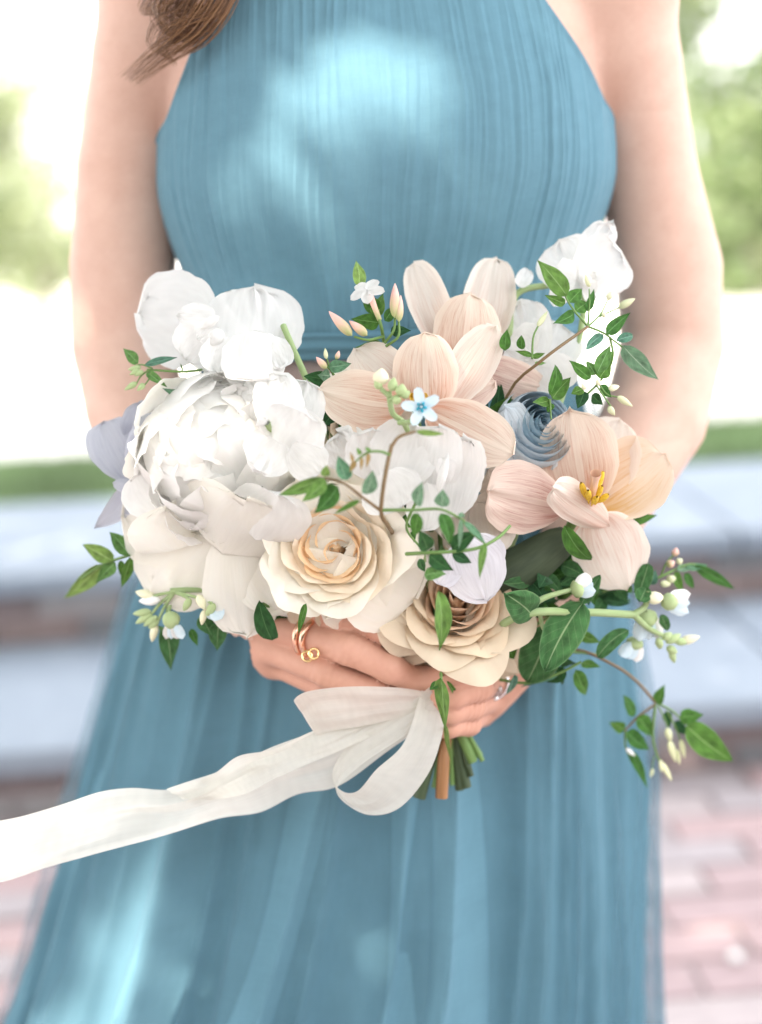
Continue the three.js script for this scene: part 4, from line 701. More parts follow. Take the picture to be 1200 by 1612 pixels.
{
  const t = flower('blue_star_flower', 'hairy sprig with one pale blue star flower and green buds, top centre', 'star flower', 640, 650, -0.03, SG);
  stem(t, M.stemFuzz, [[660, 720, 0.02], [634, 664, -0.02], [618, 650, -0.03], [612, 616, -0.036]], 0.0021, 0.0018); stem(t, M.stemFuzz, [[628, 665, -0.024], [645, 664, -0.03], [664, 646, -0.034]], 0.0019, 0.0014);
  star(t, [664, 642], 31, -0.042, [-0.1, 0.35, 1]);
  bud(t, 'bud', M.budCream, [598, 606, -0.04], [602, 580, -0.042], 24); bud(t, 'bud', M.budGreen, [600, 612, -0.038], [590, 598, -0.042], 13); bud(t, 'bud', M.budGreen, [616, 616, -0.04], [621, 594, -0.044], 15); bud(t, 'bud', M.budGreen, [630, 622, -0.04], [634, 604, -0.046], 18); bud(t, 'bud', M.budGreen, [632, 624, -0.04], [646, 616, -0.044], 14); bud(t, 'bud', M.budGreen, [620, 632, -0.04], [632, 628, -0.046], 12);
  stem(t, M.stemFuzz, [[614, 625, -0.036], [600, 612, -0.038]], 0.0015, 0.0015); stem(t, M.stemFuzz, [[614, 630, -0.036], [632, 620, -0.04]], 0.0014, 0.0012);
}
{
  const t = flower('blue_star_flower', 'hairy green stem with blue buds and broad leaves reaching to the right', 'star flower', 960, 965, -0.02, SG);
  stem(t, M.stemFuzz, [[708, 1085, 0.04], [770, 1000, 0.01], [830, 966, -0.018], [920, 964, -0.026], [1000, 968, -0.03]], 0.003, 0.0027);
  stem(t, M.stemFuzz, [[996, 968, -0.03], [1015, 955, -0.03], [1022, 930, -0.03]], 0.0024, 0.0018); stem(t, M.stemFuzz, [[998, 968, -0.03], [1020, 988, -0.032], [1042, 1000, -0.034]], 0.0024, 0.0018); stem(t, M.stemFuzz, [[826, 962, -0.01], [855, 942, -0.012], [900, 928, -0.014]], 0.0024, 0.0016);
  const B = (x0, y0, x1, y1, w, m = M.budGreen, o = -0.034) => bud(t, 'bud', m, [x0, y0, o], [x1, y1, o - 0.002], w);
  B(1036, 1004, 1040, 1022, 14); B(1042, 1006, 1058, 996, 14); B(1048, 1012, 1072, 998, 15, M.budGreen, -0.036); B(1070, 1010, 1102, 1002, 16, M.budCream); B(1050, 1018, 1066, 1028, 15); B(1056, 1022, 1062, 1044, 13); B(1060, 1008, 1084, 1012, 14); B(1020, 942, 1044, 940, 22, M.budCream);
  const bell = (x0, y0, x1, y1, w, o) => { bud(t, 'calyx', M.budGreen, [x0, y0, o], [lerp(x0, x1, 0.5), lerp(y0, y1, 0.5), o], w * 0.9); for (const [k, m] of [[-0.5, M.budWhite], [0, M.tweedia], [0.5, M.tweedia]]) { const dx = -(y1 - y0) * k * 0.7, dy = (x1 - x0) * k * 0.7; petal(t, 'petal', m, [lerp(x0, x1, 0.25) + dx * 0.4, lerp(y0, y1, 0.25) + dy * 0.4, o - 0.003], [x1 + dx, y1 + dy, o - 0.008], w * 0.62, { nu: 10, nv: 8, cup: -0.45, b: 0.35, a: 0.4 }); } };
  bell(1044, 946, 1086, 950, 34, -0.034); bell(900, 930, 934, 918, 34, -0.016); bell(1018, 962, 1022, 1008, 40, -0.02); bell(1002, 1004, 990, 1038, 34, -0.016);
  const L = (b, tp, w, o) => leaf(t, M.tweediaLeaf, b, tp, w, { nu: 18, nv: 10, a: 0.5, b: 0.7, fold: 0.16, ruf: 0.16, f: [0, 0, 0], ...o });
  L([918, 948, -0.03], [858, 1058, -0.05], 62, { fold: 0.2, sk: 0.15 }); L([868, 985, -0.008], [828, 1078, -0.012], 66, { fold: 0.3 }); L([838, 970, -0.016], [796, 935, -0.03], 56, { ruf: 0.25 }); L([990, 992, -0.03], [942, 1034, -0.034], 26, { sk: 0.4, b: 0.4 }); L([1040, 968, -0.034], [1052, 995, -0.038], 16, {}); L([1018, 925, -0.026], [1008, 946, -0.034], 26, { b: 0.4 }); L([1004, 940, -0.02], [1020, 890, -0.024], 26, { b: 0.4 }); L([915, 950, -0.02], [945, 905, -0.022], 22, {});
  stem(t, M.stemFuzz, [[850, 966, -0.016], [856, 990, -0.012], [866, 1000, -0.01]], 0.0016, 0.0014); 
}
{
  const t = flower('blue_star_flower', 'drooping cluster of small blue and white buds under the peony', 'star flower', 280, 960, 0.0, SG);
  stem(t, M.stemFuzz, [[698, 1100, 0.05], [440, 980, 0.06], [330, 930, 0.02], [268, 930, 0.0]], 0.003, 0.002);
  const B = (x0, y0, x1, y1, w, m = M.budGreen, o = -0.004) => bud(t, 'bud', m, [x0, y0, o], [x1, y1, o - 0.003], w);
  const z = [[242, 938, 216, 932, 22, M.budCream], [252, 944, 222, 946, 24, M.budWhite], [238, 962, 212, 966, 18], [240, 966, 216, 980, 18], [248, 970, 228, 984, 18], [250, 976, 236, 988, 16], [246, 982, 240, 1008, 20, M.budCream], [300, 942, 290, 960, 18], [312, 936, 322, 958, 22, M.budCream], [338, 950, 326, 968, 20], [322, 960, 318, 982, 16, M.budCream]];
  for (const q of z) B(q[0], q[1], lerp(q[0], q[2], 1.1), lerp(q[1], q[3], 1.1), q[4] * 0.72, q[5]); for (const [x, y] of [[242, 938], [240, 965], [248, 980], [300, 945], [335, 950]]) stem(t, M.stemFuzz, [[275, 932, 0.002], [lerp(275, x, 0.6), lerp(932, y, 0.5), 0], [x, y, -0.004]], 0.0013, 0.001);
  stem(t, M.stemFuzz, [[268, 952, 0], [266, 970, -0.006], [268, 976, -0.008]], 0.0014, 0.0012); bud(t, 'calyx', M.budGreen, [268, 962, -0.008], [272, 992, -0.012], 30); for (const k of [-10, -3, 4, 11]) petal(t, 'petal', k % 2 ? M.tweedia : M.white, [272 + k * 0.5, 984, -0.014], [274 + k * 1.3, 1006, -0.016], 15, { nu: 8, nv: 8, cup: -0.5, b: 0.25, a: 0.3 });
  petal(t, 'petal', M.tweedia, [334, 958, -0.004], [350, 974, -0.008], 26, { nu: 8, nv: 8 }); petal(t, 'petal', M.tweedia, [336, 958, -0.002], [336, 976, -0.006], 22, { nu: 8, nv: 8 });
  leaf(t, M.tweediaLeaf, [262, 985, 0], [275, 1060, -0.004], 34, {}); leaf(t, M.tweediaLeaf, [318, 968, 0.0], [334, 1002, -0.004], 28, {}); leaf(t, M.tweediaLeaf, [345, 978, 0.004], [342, 1026, 0.0], 30, {}); leaf(t, M.leaf, [300, 990, 0.004], [312, 1018, 0.0], 14, {}); leaf(t, M.leafLight, [262, 1000, 0.004], [250, 985, 0.0], 14, {});
  stem(t, M.stemFuzz, [[335, 935, 0.01], [340, 960, 0.006], [345, 980, 0.004]], 0.0014, 0.001); stem(t, M.stemFuzz, [[268, 935, 0.01], [264, 960, 0.004], [262, 988, 0.0]], 0.0014, 0.001);
}
// jasmine and other leafy sprigs: L rows are [material, bx, by, tx, ty, width, depth offset]
const G = { g: M.leaf, l: M.leafLight, d: M.leafDark, b: M.leafBlue, r: M.leafRed };
function sprig(name, label, c, stems, leaves, buds = [], cat = 'sprig') {
  const t = flower(name, label, cat, c[0], c[1], c[2] || 0, SG);
  for (const [m, r0, r1, ...p] of stems) stem(t, m, p, r0, r1);
  for (const [m, bx, by, tx, ty, w, o, k] of leaves) leaf(t, G[m], [bx, by, o], [tx, ty, o - rr(-0.004, 0.008)], w, k || {});
  for (const [m, bx, by, tx, ty, w, o] of buds) { bud(t, 'bud', m, [bx, by, o], [tx, ty, o - 0.002], w, 0.7); if (w > 10) sepals(t, [bx, by, o], [lerp(bx, tx, 0.25), lerp(by, ty, 0.25), o], w * 0.5, 4); }
  return t;
}
const sm = M.stem, sb = M.stemBrown;
sprig('jasmine_sprig', 'jasmine sprig with bright green leaves at the upper right, in front of the arm', [925, 515, -0.03],
  [[sb, 0.0013, 0.001, [700, 1095, 0.045], [760, 800, 0.06], [800, 620, 0.03], [855, 566, -0.02], [926, 514, -0.03]], [sm, 0.0009, 0.0006, [926, 514, -0.03], [905, 490, -0.032], [893, 472, -0.032], [888, 458, -0.032]], [sm, 0.0008, 0.0005, [926, 514, -0.03], [928, 480, -0.032], [928, 455, -0.032]], [sm, 0.0008, 0.0005, [926, 514, -0.03], [945, 495, -0.03], [958, 470, -0.03]], [sm, 0.0008, 0.0005, [945, 498, -0.03], [975, 484, -0.03]], [sm, 0.0009, 0.0006, [926, 514, -0.03], [950, 524, -0.032], [965, 535, -0.034], [982, 548, -0.034]],
   [sm, 0.0009, 0.0007, [960, 530, -0.032], [965, 560, -0.03], [945, 600, -0.03], [925, 620, -0.024]], [sm, 0.0008, 0.0006, [838, 565, -0.014], [840, 530, -0.016], [848, 512, -0.016]], [sm, 0.0007, 0.0005, [866, 628, -0.01], [868, 660, -0.01]], [sm, 0.0006, 0.0005, [940, 600, -0.03], [955, 620, -0.03], [972, 625, -0.032]], [sm, 0.0006, 0.0005, [938, 605, -0.03], [955, 630, -0.03], [962, 640, -0.03]]],
  [['l', 893, 466, 846, 410, 30, -0.034], ['g', 890, 478, 862, 466, 15, -0.032], ['g', 896, 476, 918, 452, 22, -0.032], ['g', 906, 490, 928, 472, 22, -0.03], ['g', 904, 494, 870, 510, 20, -0.034], ['g', 924, 490, 938, 452, 12, -0.03],
   ['g', 954, 526, 990, 494, 20, -0.034], ['b', 950, 526, 920, 552, 16, -0.034], ['b', 970, 536, 1001, 528, 15, -0.034], ['b', 980, 544, 1038, 602, 30, -0.036],
   ['g', 795, 552, 798, 515, 18, -0.01], ['g', 822, 550, 820, 528, 16, -0.01], ['g', 838, 560, 812, 552, 9, -0.014], ['g', 838, 562, 858, 556, 9, -0.014], ['l', 842, 574, 862, 568, 8, -0.012],
   ['g', 866, 622, 879, 570, 20, -0.01], ['g', 870, 628, 902, 590, 26, -0.012], ['g', 866, 630, 838, 634, 18, -0.006], ['g', 868, 634, 862, 650, 14, -0.008], ['d', 874, 606, 884, 588, 16, -0.004], ['l', 940, 588, 962, 540, 22, -0.034], ['g', 942, 592, 966, 552, 18, -0.03], ['l', 938, 590, 924, 568, 16, -0.032], ['g', 930, 596, 900, 566, 20, -0.03], ['g', 944, 596, 962, 572, 22, -0.036], ['g', 918, 612, 902, 618, 16, -0.026], ['d', 920, 616, 910, 640, 20, -0.024], ['d', 932, 622, 950, 638, 18, -0.022], ['g', 946, 606, 962, 626, 16, -0.03]],
  [[M.bud, 974, 484, 1000, 470, 13, -0.03], [M.budCream, 957, 472, 965, 458, 11, -0.03], [M.bud, 928, 452, 922, 432, 9, -0.03], [M.budCream, 950, 500, 952, 490, 8, -0.03], [M.bud, 846, 514, 862, 490, 9, -0.016], [M.bud, 972, 624, 996, 640, 11, -0.034], [M.bud, 958, 640, 968, 654, 11, -0.032], [M.budCream, 944, 606, 940, 596, 9, -0.034], [M.budCream, 958, 612, 975, 608, 11, -0.032], [M.budCream, 922, 612, 916, 604, 9, -0.032]]);
sprig('jasmine_sprig', 'jasmine vine climbing over the centre, between the cream rose and the sweet peas', [602, 800, -0.06],
  [[sb, 0.0017, 0.0013, [680, 1080, 0.045], [640, 900, 0.05], [622, 848, 0.03], [610, 826, -0.03], [600, 805, -0.052], [608, 740, -0.058], [617, 700, -0.06]], [sb, 0.0012, 0.0008, [617, 702, -0.06], [628, 688, -0.06], [655, 679, -0.06]], [sm, 0.001, 0.0006, [614, 716, -0.06], [600, 711, -0.062], [580, 712, -0.062], [558, 728, -0.062]],
   [sb, 0.0011, 0.0007, [600, 804, -0.052], [570, 782, -0.06], [540, 760, -0.062], [510, 752, -0.062]], [sm, 0.0011, 0.0008, [600, 803, -0.052], [650, 803, -0.058], [695, 802, -0.06], [728, 818, -0.06]], [sm, 0.001, 0.0006, [728, 818, -0.06], [745, 840, -0.06], [764, 856, -0.06]], [sm, 0.0013, 0.001, [640, 872, -0.03], [675, 870, -0.05], [715, 868, -0.052], [755, 862, -0.05], [785, 846, -0.045], [803, 828, -0.035]], [sm, 0.001, 0.0007, [655, 790, -0.03], [640, 830, -0.02], [660, 860, -0.01]]],
  [['l', 512, 752, 436, 784, 22, -0.064], ['l', 514, 756, 476, 790, 22, -0.066], ['g', 532, 766, 492, 808, 34, -0.066], ['b', 546, 756, 534, 716, 24, -0.062], ['l', 512, 750, 514, 732, 14, -0.06], ['b', 576, 778, 586, 738, 24, -0.062], ['g', 566, 788, 524, 807, 9, -0.064],
   ['b', 657, 796, 666, 757, 22, -0.062], ['b', 696, 798, 696, 772, 24, -0.062], ['g', 658, 808, 650, 846, 23, -0.064], ['g', 694, 808, 712, 858, 24, -0.064], ['b', 726, 816, 724, 864, 8, -0.062], ['b', 726, 815, 728, 806, 10, -0.062], ['b', 730, 822, 764, 856, 12, -0.064], ['l', 764, 854, 756, 912, 12, -0.066],
   ['r', 560, 726, 550, 744, 9, -0.063], ['r', 570, 720, 569, 740, 6, -0.063], ['r', 580, 714, 578, 736, 7, -0.063], ['r', 556, 728, 552, 712, 6, -0.063], ['l', 568, 716, 562, 704, 7, -0.063], ['l', 582, 711, 576, 702, 8, -0.063], ['l', 655, 679, 700, 684, 9, -0.062],
   ['d', 674, 866, 662, 836, 26, -0.05], ['d', 676, 874, 714, 898, 26, -0.052], ['d', 712, 866, 756, 836, 26, -0.05], ['d', 712, 872, 744, 886, 18, -0.052], ['l', 668, 906, 702, 902, 22, -0.056], ['l', 690, 930, 696, 1028, 30, -0.066], ['d', 660, 880, 668, 900, 16, -0.03]], []);
sprig('jasmine_sprig', 'leafy jasmine tip pointing left below the peony, over the stone step', [185, 885, 0.02],
  [[sm, 0.0012, 0.001, [698, 1100, 0.05], [420, 960, 0.06], [280, 872, 0.03], [215, 872, 0.01], [160, 890, 0.0], [128, 910, 0.0]]],
  [['l', 165, 886, 90, 962, 28, 0.0], ['l', 178, 884, 128, 856, 26, 0.0], ['l', 205, 876, 172, 832, 30, 0.0], ['l', 182, 886, 150, 920, 22, 0.002], ['g', 206, 876, 192, 926, 22, 0.006], ['g', 190, 882, 195, 912, 12, 0.01], ['g', 222, 872, 240, 860, 12, 0.01]]);
sprig('jasmine_sprig', 'thin jasmine sprig of pale buds at the upper left, across the bare arm', [230, 582, 0.03],
  [[sm, 0.001, 0.0008, [480, 640, 0.06], [350, 582, 0.02], [290, 585, 0.0], [232, 582, -0.01]], [sm, 0.0007, 0.0005, [235, 582, -0.01], [222, 592, -0.01], [215, 604, -0.01]], [sm, 0.0007, 0.0005, [240, 584, -0.01], [234, 598, -0.01], [228, 606, -0.01]], [sm, 0.0007, 0.0005, [240, 580, -0.01], [222, 574, -0.01], [208, 578, -0.01]]],
  [['l', 218, 572, 196, 550, 18, -0.01], ['b', 228, 574, 278, 562, 14, -0.01], ['l', 232, 586, 260, 606, 14, -0.01], ['b', 315, 634, 258, 614, 22, 0.004], ['g', 288, 584, 284, 572, 4, 0.0]],
  [[M.budGreen, 216, 602, 196, 614, 10, -0.01], [M.budGreen, 228, 604, 216, 615, 10, -0.01], [M.budGreen, 222, 578, 202, 582, 10, -0.01], [M.budGreen, 220, 582, 204, 590, 9, -0.012], [M.budGreen, 226, 584, 212, 592, 8, -0.012]]);
{
  const t = sprig('jasmine_sprig', 'jasmine with a small white star bloom and pink buds at the top centre', [590, 490, 0.0],
    [[sm, 0.0014, 0.0011, [620, 620, 0.06], [605, 540, 0.02], [600, 512, 0.0], [595, 496, 0.0]], [sm, 0.001, 0.0008, [603, 530, 0.01], [578, 535, 0.0], [558, 530, 0.0]], [sm, 0.001, 0.0008, [606, 540, 0.01], [620, 520, 0.0], [622, 500, 0.0]], [sm, 0.001, 0.0008, [608, 545, 0.01], [627, 530, 0.0], [628, 506, 0.0]]],
    [['l', 565, 452, 562, 408, 22, 0.006, { b: 1.2 }], ['g', 598, 488, 570, 468, 26, 0.008], ['g', 596, 500, 600, 456, 24, 0.006], ['g', 598, 508, 552, 502, 26, 0.008], ['g', 606, 505, 622, 482, 18, 0.006], ['d', 615, 522, 645, 520, 18, 0.01], ['g', 600, 540, 560, 548, 18, 0.02]],
    [[M.budPink, 554, 528, 518, 490, 17, -0.002], [M.budPink, 578, 528, 550, 505, 15, -0.002], [M.budPink, 622, 500, 622, 446, 17, -0.004], [M.budPink, 628, 506, 631, 465, 13, -0.004]]);
  put(t, 'tube', sweep([pt([598, 504, 0]), pt([590, 484, -0.004]), pt([583, 465, -0.008])], (u) => lerp(0.0016, 0.0022, u), 10, 8), M.budPink);
  const C = pt([578, 458, -0.009]); const A = V(-0.25, 0.85, 0.6).normalize(), ex = V(1, 0, 0).cross(A).normalize(), ey = A.clone().cross(ex);
  for (let i = 0; i < 5; i++) { const a = i * 1.2566, dir = ex.clone().multiplyScalar(Math.cos(a)).addScaledVector(ey, Math.sin(a)); put(t, 'petal', petalGeo(C.clone().addScaledVector(A, i * 0.0002), C.clone().addScaledVector(dir, 0.0125).addScaledVector(A, -0.001), 0.0042, { nu: 10, nv: 8, a: 0.5, b: 0.5, cup: 0.2, f: [A.x * 4, A.y * 4, A.z * 4] }), M.white); }
}
sprig('jasmine_sprig', 'little cluster of rosy buds and small leaves left of the front tulip', [525, 575, 0.02],
  [[sm, 0.0011, 0.0009, [560, 680, 0.06], [535, 610, 0.02], [520, 580, 0.005]], [sm, 0.0007, 0.0005, [520, 582, 0.004], [510, 572, 0.0]], [sm, 0.0007, 0.0005, [520, 582, 0.004], [530, 565, 0.0]], [sm, 0.0007, 0.0005, [520, 582, 0.004], [514, 562, 0.0]]],
  [['b', 518, 578, 554, 572, 20, 0.002], ['b', 520, 592, 500, 590, 20, 0.004], ['d', 520, 600, 478, 592, 24, 0.01], ['g', 530, 600, 560, 590, 18, 0.012], ['d', 520, 625, 488, 612, 30, 0.016], ['d', 530, 640, 510, 670, 30, 0.016], ['g', 540, 610, 500, 622, 26, 0.014]],
  [[M.budPink, 514, 580, 498, 562, 11, 0.0], [M.bud, 514, 565, 512, 548, 7, 0.0], [M.budPink, 530, 566, 534, 552, 8, 0.0]]);
sprig('jasmine_sprig', 'jasmine tip with round brown buds and one long leaf at the far right', [1070, 905, 0.0],
  [[sm, 0.0013, 0.001, [708, 1098, 0.05], [850, 980, 0.05], [980, 920, 0.03], [1030, 912, 0.0], [1060, 898, -0.004]], [sm, 0.0008, 0.0006, [1040, 908, 0], [1050, 885, -0.004], [1062, 872, -0.004]], [sm, 0.0008, 0.0006, [1060, 898, 0], [1085, 888, -0.004], [1100, 890, -0.004]]],
  [['g', 1094, 890, 1156, 926, 20, -0.006], ['b', 1066, 898, 1100, 882, 14, -0.004], ['b', 1080, 894, 1112, 890, 12, -0.004], ['g', 1062, 900, 1074, 932, 18, -0.002], ['g', 1078, 902, 1092, 926, 14, -0.002], ['b', 1022, 920, 1032, 895, 18, 0.004]],
  [[M.budPink, 1062, 874, 1065, 862, 13, -0.006], [M.budPink, 1050, 890, 1062, 884, 14, -0.006], [M.bud, 1066, 886, 1074, 880, 12, -0.006], [M.bud, 1050, 912, 1064, 910, 14, -0.006], [M.bud, 1040, 918, 1056, 920, 12, -0.006]]);
sprig('jasmine_sprig', 'trailing jasmine sprig hanging low at the right with long closed buds', [1035, 1110, -0.01],
  [[sb, 0.0013, 0.0011, [708, 1092, 0.05], [800, 1050, 0.04], [900, 1022, 0.02], [965, 1046, 0.0], [1005, 1075, -0.006], [1032, 1106, -0.01]], [sb, 0.001, 0.0008, [1032, 1108, -0.01], [1005, 1128, -0.012], [984, 1150, -0.012]], [sm, 0.0009, 0.0006, [984, 1150, -0.012], [985, 1175, -0.014], [990, 1190, -0.014]], [sm, 0.0011, 0.0008, [1032, 1108, -0.01], [1028, 1160, -0.014], [1035, 1190, -0.016], [1048, 1214, -0.016]], [sm, 0.0009, 0.0007, [1034, 1106, -0.01], [1060, 1120, -0.014], [1078, 1140, -0.016]], [sm, 0.0007, 0.0005, [1036, 1110, -0.01], [1048, 1135, -0.014], [1052, 1150, -0.014]], [sm, 0.0007, 0.0005, [1050, 1118, -0.012], [1066, 1150, -0.014], [1072, 1170, -0.014]], [sm, 0.0005, 0.0004, [1030, 1190, -0.016], [1026, 1215, -0.016]]],
  [['g', 1036, 1108, 1045, 1078, 20, -0.012], ['g', 1000, 1126, 981, 1094, 22, -0.014], ['g', 1004, 1128, 1032, 1160, 28, -0.016], ['g', 984, 1148, 960, 1136, 20, -0.012, { a: 0.35 }], ['g', 986, 1152, 1024, 1180, 28, -0.018], ['g', 990, 1180, 1020, 1242, 16, -0.018, { sk: -0.3 }], ['g', 1070, 1130, 1108, 1126, 26, -0.016], ['g', 1080, 1142, 1157, 1200, 46, -0.02, { a: 0.45 }], ['d', 1048, 1120, 1058, 1145, 18, -0.01], ['d', 1064, 1134, 1080, 1156, 18, -0.01]],
  [[M.bud, 1050, 1146, 1056, 1168, 13, -0.018], [M.bud, 1054, 1166, 1064, 1200, 13, -0.02], [M.bud, 1072, 1164, 1078, 1194, 10, -0.018], [M.bud, 1082, 1150, 1084, 1168, 8, -0.018], [M.bud, 1066, 1180, 1070, 1204, 8, -0.018], [M.bud, 1042, 1200, 1058, 1230, 10, -0.018], [M.bud, 1040, 1196, 1042, 1216, 8, -0.018], [M.bud, 1028, 1210, 1024, 1224, 7, -0.018], [M.budWhite, 986, 1178, 1000, 1190, 8, -0.02]]);
sprig('leafy_sprig', 'dark leafy sprig between the tan rose and her skirt, right of the ringed hand', [880, 1060, 0.0],
  [[sm, 0.0013, 0.001, [706, 1100, 0.045], [770, 1070, 0.02], [830, 1075, -0.002], [880, 1060, -0.006], [915, 1042, -0.008]], [sm, 0.0012, 0.0009, [790, 1000, 0.02], [850, 1020, 0.014], [940, 1030, 0.012]]],
  [['d', 892, 1054, 860, 1074, 26, -0.004], ['g', 906, 1054, 928, 1098, 24, -0.008], ['g', 915, 1044, 946, 1050, 16, -0.008], ['d', 900, 1046, 880, 1030, 26, 0.0], ['b', 880, 1060, 820, 1080, 16, -0.004], ['d', 880, 1062, 884, 1080, 14, -0.002], ['b', 810, 1062, 802, 1102, 18, -0.012], ['d', 802, 1000, 850, 1012, 22, 0.014], ['d', 860, 1030, 870, 990, 22, 0.012]]);
sprig('leafy_sprig', 'narrow green leaves hanging in front of the ribbon knot by her left hand', [700, 1090, -0.03],
  [[sm, 0.0012, 0.001, [705, 1095, 0.03], [694, 1060, -0.03], [696, 1078, -0.05]]],
  [['l', 694, 1066, 700, 1152, 24, -0.05, { bend: 0 }], ['l', 701, 1140, 710, 1206, 9, -0.048, { sk: 0.5 }], ['g', 703, 1072, 728, 1106, 9, -0.026], ['g', 690, 1074, 676, 1086, 12, -0.046]]);
sprig('leafy_sprig', 'single dark leaf below the peony on the back of her hand', [415, 990, 0.0], [[sm, 0.0012, 0.001, [470, 960, 0.04], [430, 958, 0.015], [414, 950, 0.005]]], [['d', 408, 945, 428, 1014, 34, -0.004, { a: 0.7, b: 0.35 }], ['g', 482, 950, 468, 1000, 12, -0.024]]);
// the dark broad leaf and the dense greenery inside the bouquet
{
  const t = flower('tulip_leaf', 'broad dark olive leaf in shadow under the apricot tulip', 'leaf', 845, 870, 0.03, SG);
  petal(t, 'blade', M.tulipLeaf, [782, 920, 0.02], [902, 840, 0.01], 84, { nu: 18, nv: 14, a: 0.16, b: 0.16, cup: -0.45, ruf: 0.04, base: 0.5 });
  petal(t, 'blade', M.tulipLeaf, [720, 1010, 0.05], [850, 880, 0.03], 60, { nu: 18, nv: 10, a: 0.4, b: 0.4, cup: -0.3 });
  const s = flower('filler_sprig', 'dense dark green foliage packed deep between the blooms', 'foliage', 700, 800, 0.05, SG);
  const spots = [[640, 810], [625, 790], [650, 830], [500, 640], [510, 610], [530, 650], [490, 625], [880, 900], [900, 930], [850, 930], [930, 880], [960, 900], [820, 950], [870, 960], [940, 930], [980, 940], [1000, 920], [985, 900], [900, 870], [660, 850], [490, 690], [500, 710], [760, 640], [790, 620], [800, 650], [740, 660], [460, 610], [1010, 800], [1020, 770], [700, 880], [440, 960], [560, 960], [460, 900], [400, 640], [430, 610], [660, 870], [360, 940], [345, 925]];
  stem(s, sm, [[706, 1100, 0.03], [700, 950, 0.05], [690, 800, 0.05]], 0.0025, 0.0015);
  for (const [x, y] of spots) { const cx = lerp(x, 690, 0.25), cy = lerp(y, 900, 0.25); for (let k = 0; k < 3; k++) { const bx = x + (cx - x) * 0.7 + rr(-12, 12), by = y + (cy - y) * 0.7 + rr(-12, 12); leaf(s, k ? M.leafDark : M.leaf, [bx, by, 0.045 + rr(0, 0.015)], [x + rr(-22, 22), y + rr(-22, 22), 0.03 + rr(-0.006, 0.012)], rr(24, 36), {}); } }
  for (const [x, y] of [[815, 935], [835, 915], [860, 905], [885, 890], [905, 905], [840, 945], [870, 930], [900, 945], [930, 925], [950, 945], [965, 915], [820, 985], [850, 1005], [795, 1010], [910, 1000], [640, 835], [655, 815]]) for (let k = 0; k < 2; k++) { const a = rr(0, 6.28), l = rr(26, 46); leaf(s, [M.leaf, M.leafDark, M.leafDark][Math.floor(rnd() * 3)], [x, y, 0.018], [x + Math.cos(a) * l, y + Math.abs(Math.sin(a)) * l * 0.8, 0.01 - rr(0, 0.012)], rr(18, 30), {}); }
  const u = flower('leafy_sprig', 'two mid green leaves showing behind the right petal of the apricot tulip', 'sprig', 1000, 800, 0.02, SG);
  stem(u, sm, [[706, 1098, 0.05], [880, 930, 0.05], [985, 820, 0.02]], 0.0014, 0.001);
  leaf(u, M.leaf, [985, 820, 0.012], [1040, 762, 0.008], 36); leaf(u, M.leaf, [990, 822, 0.01], [1034, 812, 0.006], 20); leaf(u, M.leaf, [888, 828, 0.0], [932, 890, -0.006], 30, { b: 0.7 }); leaf(u, M.leafDark, [960, 810, 0.012], [1000, 812, 0.01], 26);
}
// cut stems of the filler greenery below the hands
{
  const t = flower('cut_stem', 'thin green cut stems fanning out to the right under her hand', 'stem', 740, 1180, 0.02, SG);
  for (const [x, y, r, m] of [[748, 1196, 0.0016, M.stem], [760, 1198, 0.0018, M.stem], [736, 1208, 0.0018, M.stemDark], [724, 1244, 0.0034, M.stemDark], [652, 1236, 0.0026, M.stem], [712, 1236, 0.002, M.stem], [684, 1240, 0.0022, M.stem], [742, 1222, 0.0022, M.stemDark]]) stalk(t, m, [[700, 1060, 1.01], [707, 1110, 1.008], [lerp(707, x, 0.6), lerp(1110, y, 0.55), 1.0], [x, y, 0.994]], r, r);
}
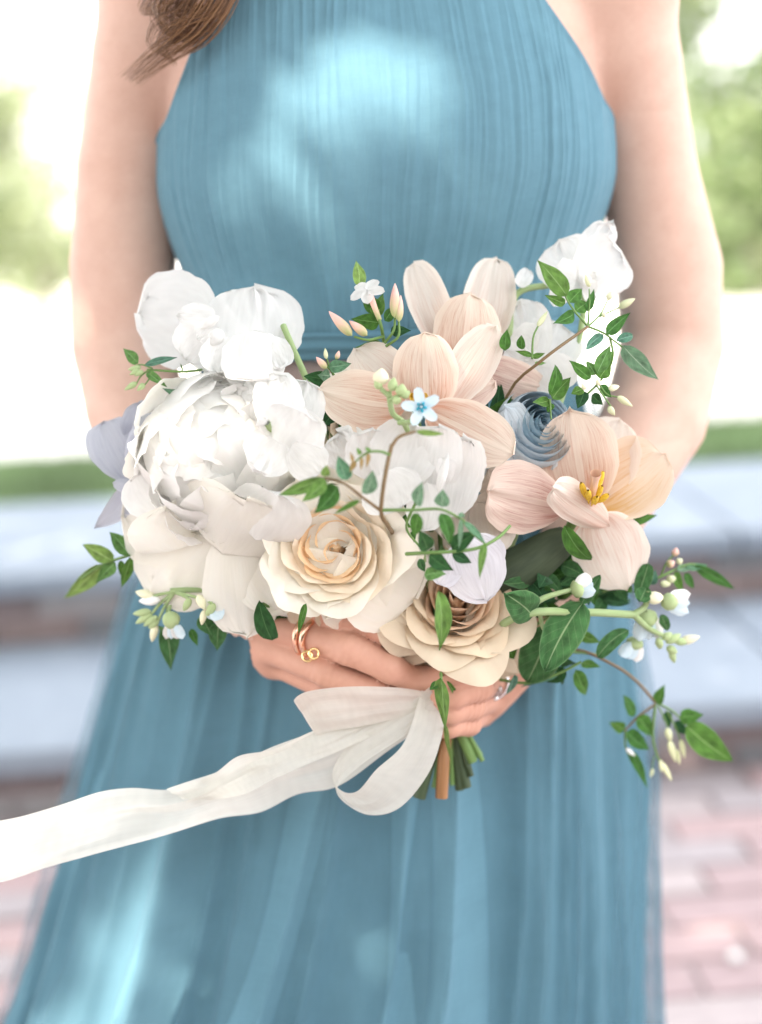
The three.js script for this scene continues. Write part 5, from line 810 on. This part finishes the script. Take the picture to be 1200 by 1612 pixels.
// ---------- ribbon ----------
{
  const t = thing('ribbon', 'long cream silk ribbon tied under the flowers, its tail floating to the left', 'ribbon', null, at(690, 1105, 0.97));
  function band(name, rows, nv = 18, seedz = 1, amp = 0.003) { // rows: [ax, ay, bx, by, d, dTilt]
    const ca = new THREE.CatmullRomCurve3(rows.map((r) => at(r[0], r[1], r[4] - (r[5] || 0)))), cb = new THREE.CatmullRomCurve3(rows.map((r) => at(r[2], r[3], r[4] + (r[5] || 0))));
    return put(t, name, gridGeo(rows.length * 9, nv, (u, v) => { const k = u * (rows.length - 1) / (rows.length - 1), a = ca.getPoint(k), b = cb.getPoint(k), p = a.lerp(b, v); p.z += amp * (N(v * 2.2 + seedz, u * 5, seedz) + 0.35 * N(v * 9, u * 3, seedz + 4)) * (0.4 + Math.sin(Math.PI * v)); return p; }), M.ribbon);
  }
  band('tail', [[700, 1085, 690, 1130, 0.972, 0], [600, 1118, 615, 1180, 0.962, 0.003], [497, 1150, 530, 1238, 0.955, 0.006], [430, 1180, 470, 1249, 0.952, 0.008], [375, 1190, 410, 1279, 0.95, 0.008], [335, 1219, 345, 1290, 0.946, 0.004], [270, 1243, 270, 1312, 0.942, -0.004], [205, 1240, 200, 1331, 0.938, -0.008], [160, 1246, 130, 1350, 0.934, -0.006], [95, 1268, 70, 1366, 0.93, 0.004], [30, 1286, 12, 1386, 0.926, 0.006], [-60, 1300, -70, 1402, 0.922, 0.004]], 22, 3, 0.007);
  band('tail_fold', [[600, 1116, 610, 1150, 0.958, 0], [500, 1150, 515, 1190, 0.948, -0.004], [420, 1180, 440, 1222, 0.944, -0.006], [350, 1212, 380, 1252, 0.942, -0.004], [262, 1242, 300, 1262, 0.942, 0.002]], 14, 9, 0.004);
  band('upper_loop', [[690, 1092, 694, 1112, 0.966, 0], [620, 1082, 640, 1128, 0.952, 0.004], [540, 1081, 575, 1142, 0.944, 0.006], [480, 1090, 515, 1152, 0.943, 0.004], [463, 1102, 498, 1158, 0.948, 0], [474, 1106, 505, 1158, 0.957, -0.004], [560, 1100, 590, 1150, 0.965, -0.004], [680, 1098, 690, 1116, 0.97, 0]], 18, 5, 0.003);
  band('lower_loop', [[664, 1086, 704, 1098, 0.966, 0.004], [634, 1172, 695, 1162, 0.945, 0.004], [592, 1212, 672, 1222, 0.938, 0.004], [562, 1246, 622, 1276, 0.938, 0.003], [540, 1246, 572, 1281, 0.943, 0], [523, 1224, 530, 1246, 0.95, -0.003], [546, 1174, 564, 1208, 0.952, -0.003], [612, 1132, 634, 1160, 0.953, -0.002], [676, 1082, 694, 1112, 0.96, 0]], 18, 7, 0.002);
  put(t, 'wrap', sweep([at(682, 1130, 0.985), at(706, 1108, 0.985), at(716, 1070, 0.99)], (u) => 0.017, 10, 20), M.ribbon);
}
renderer.render(scene, camera);
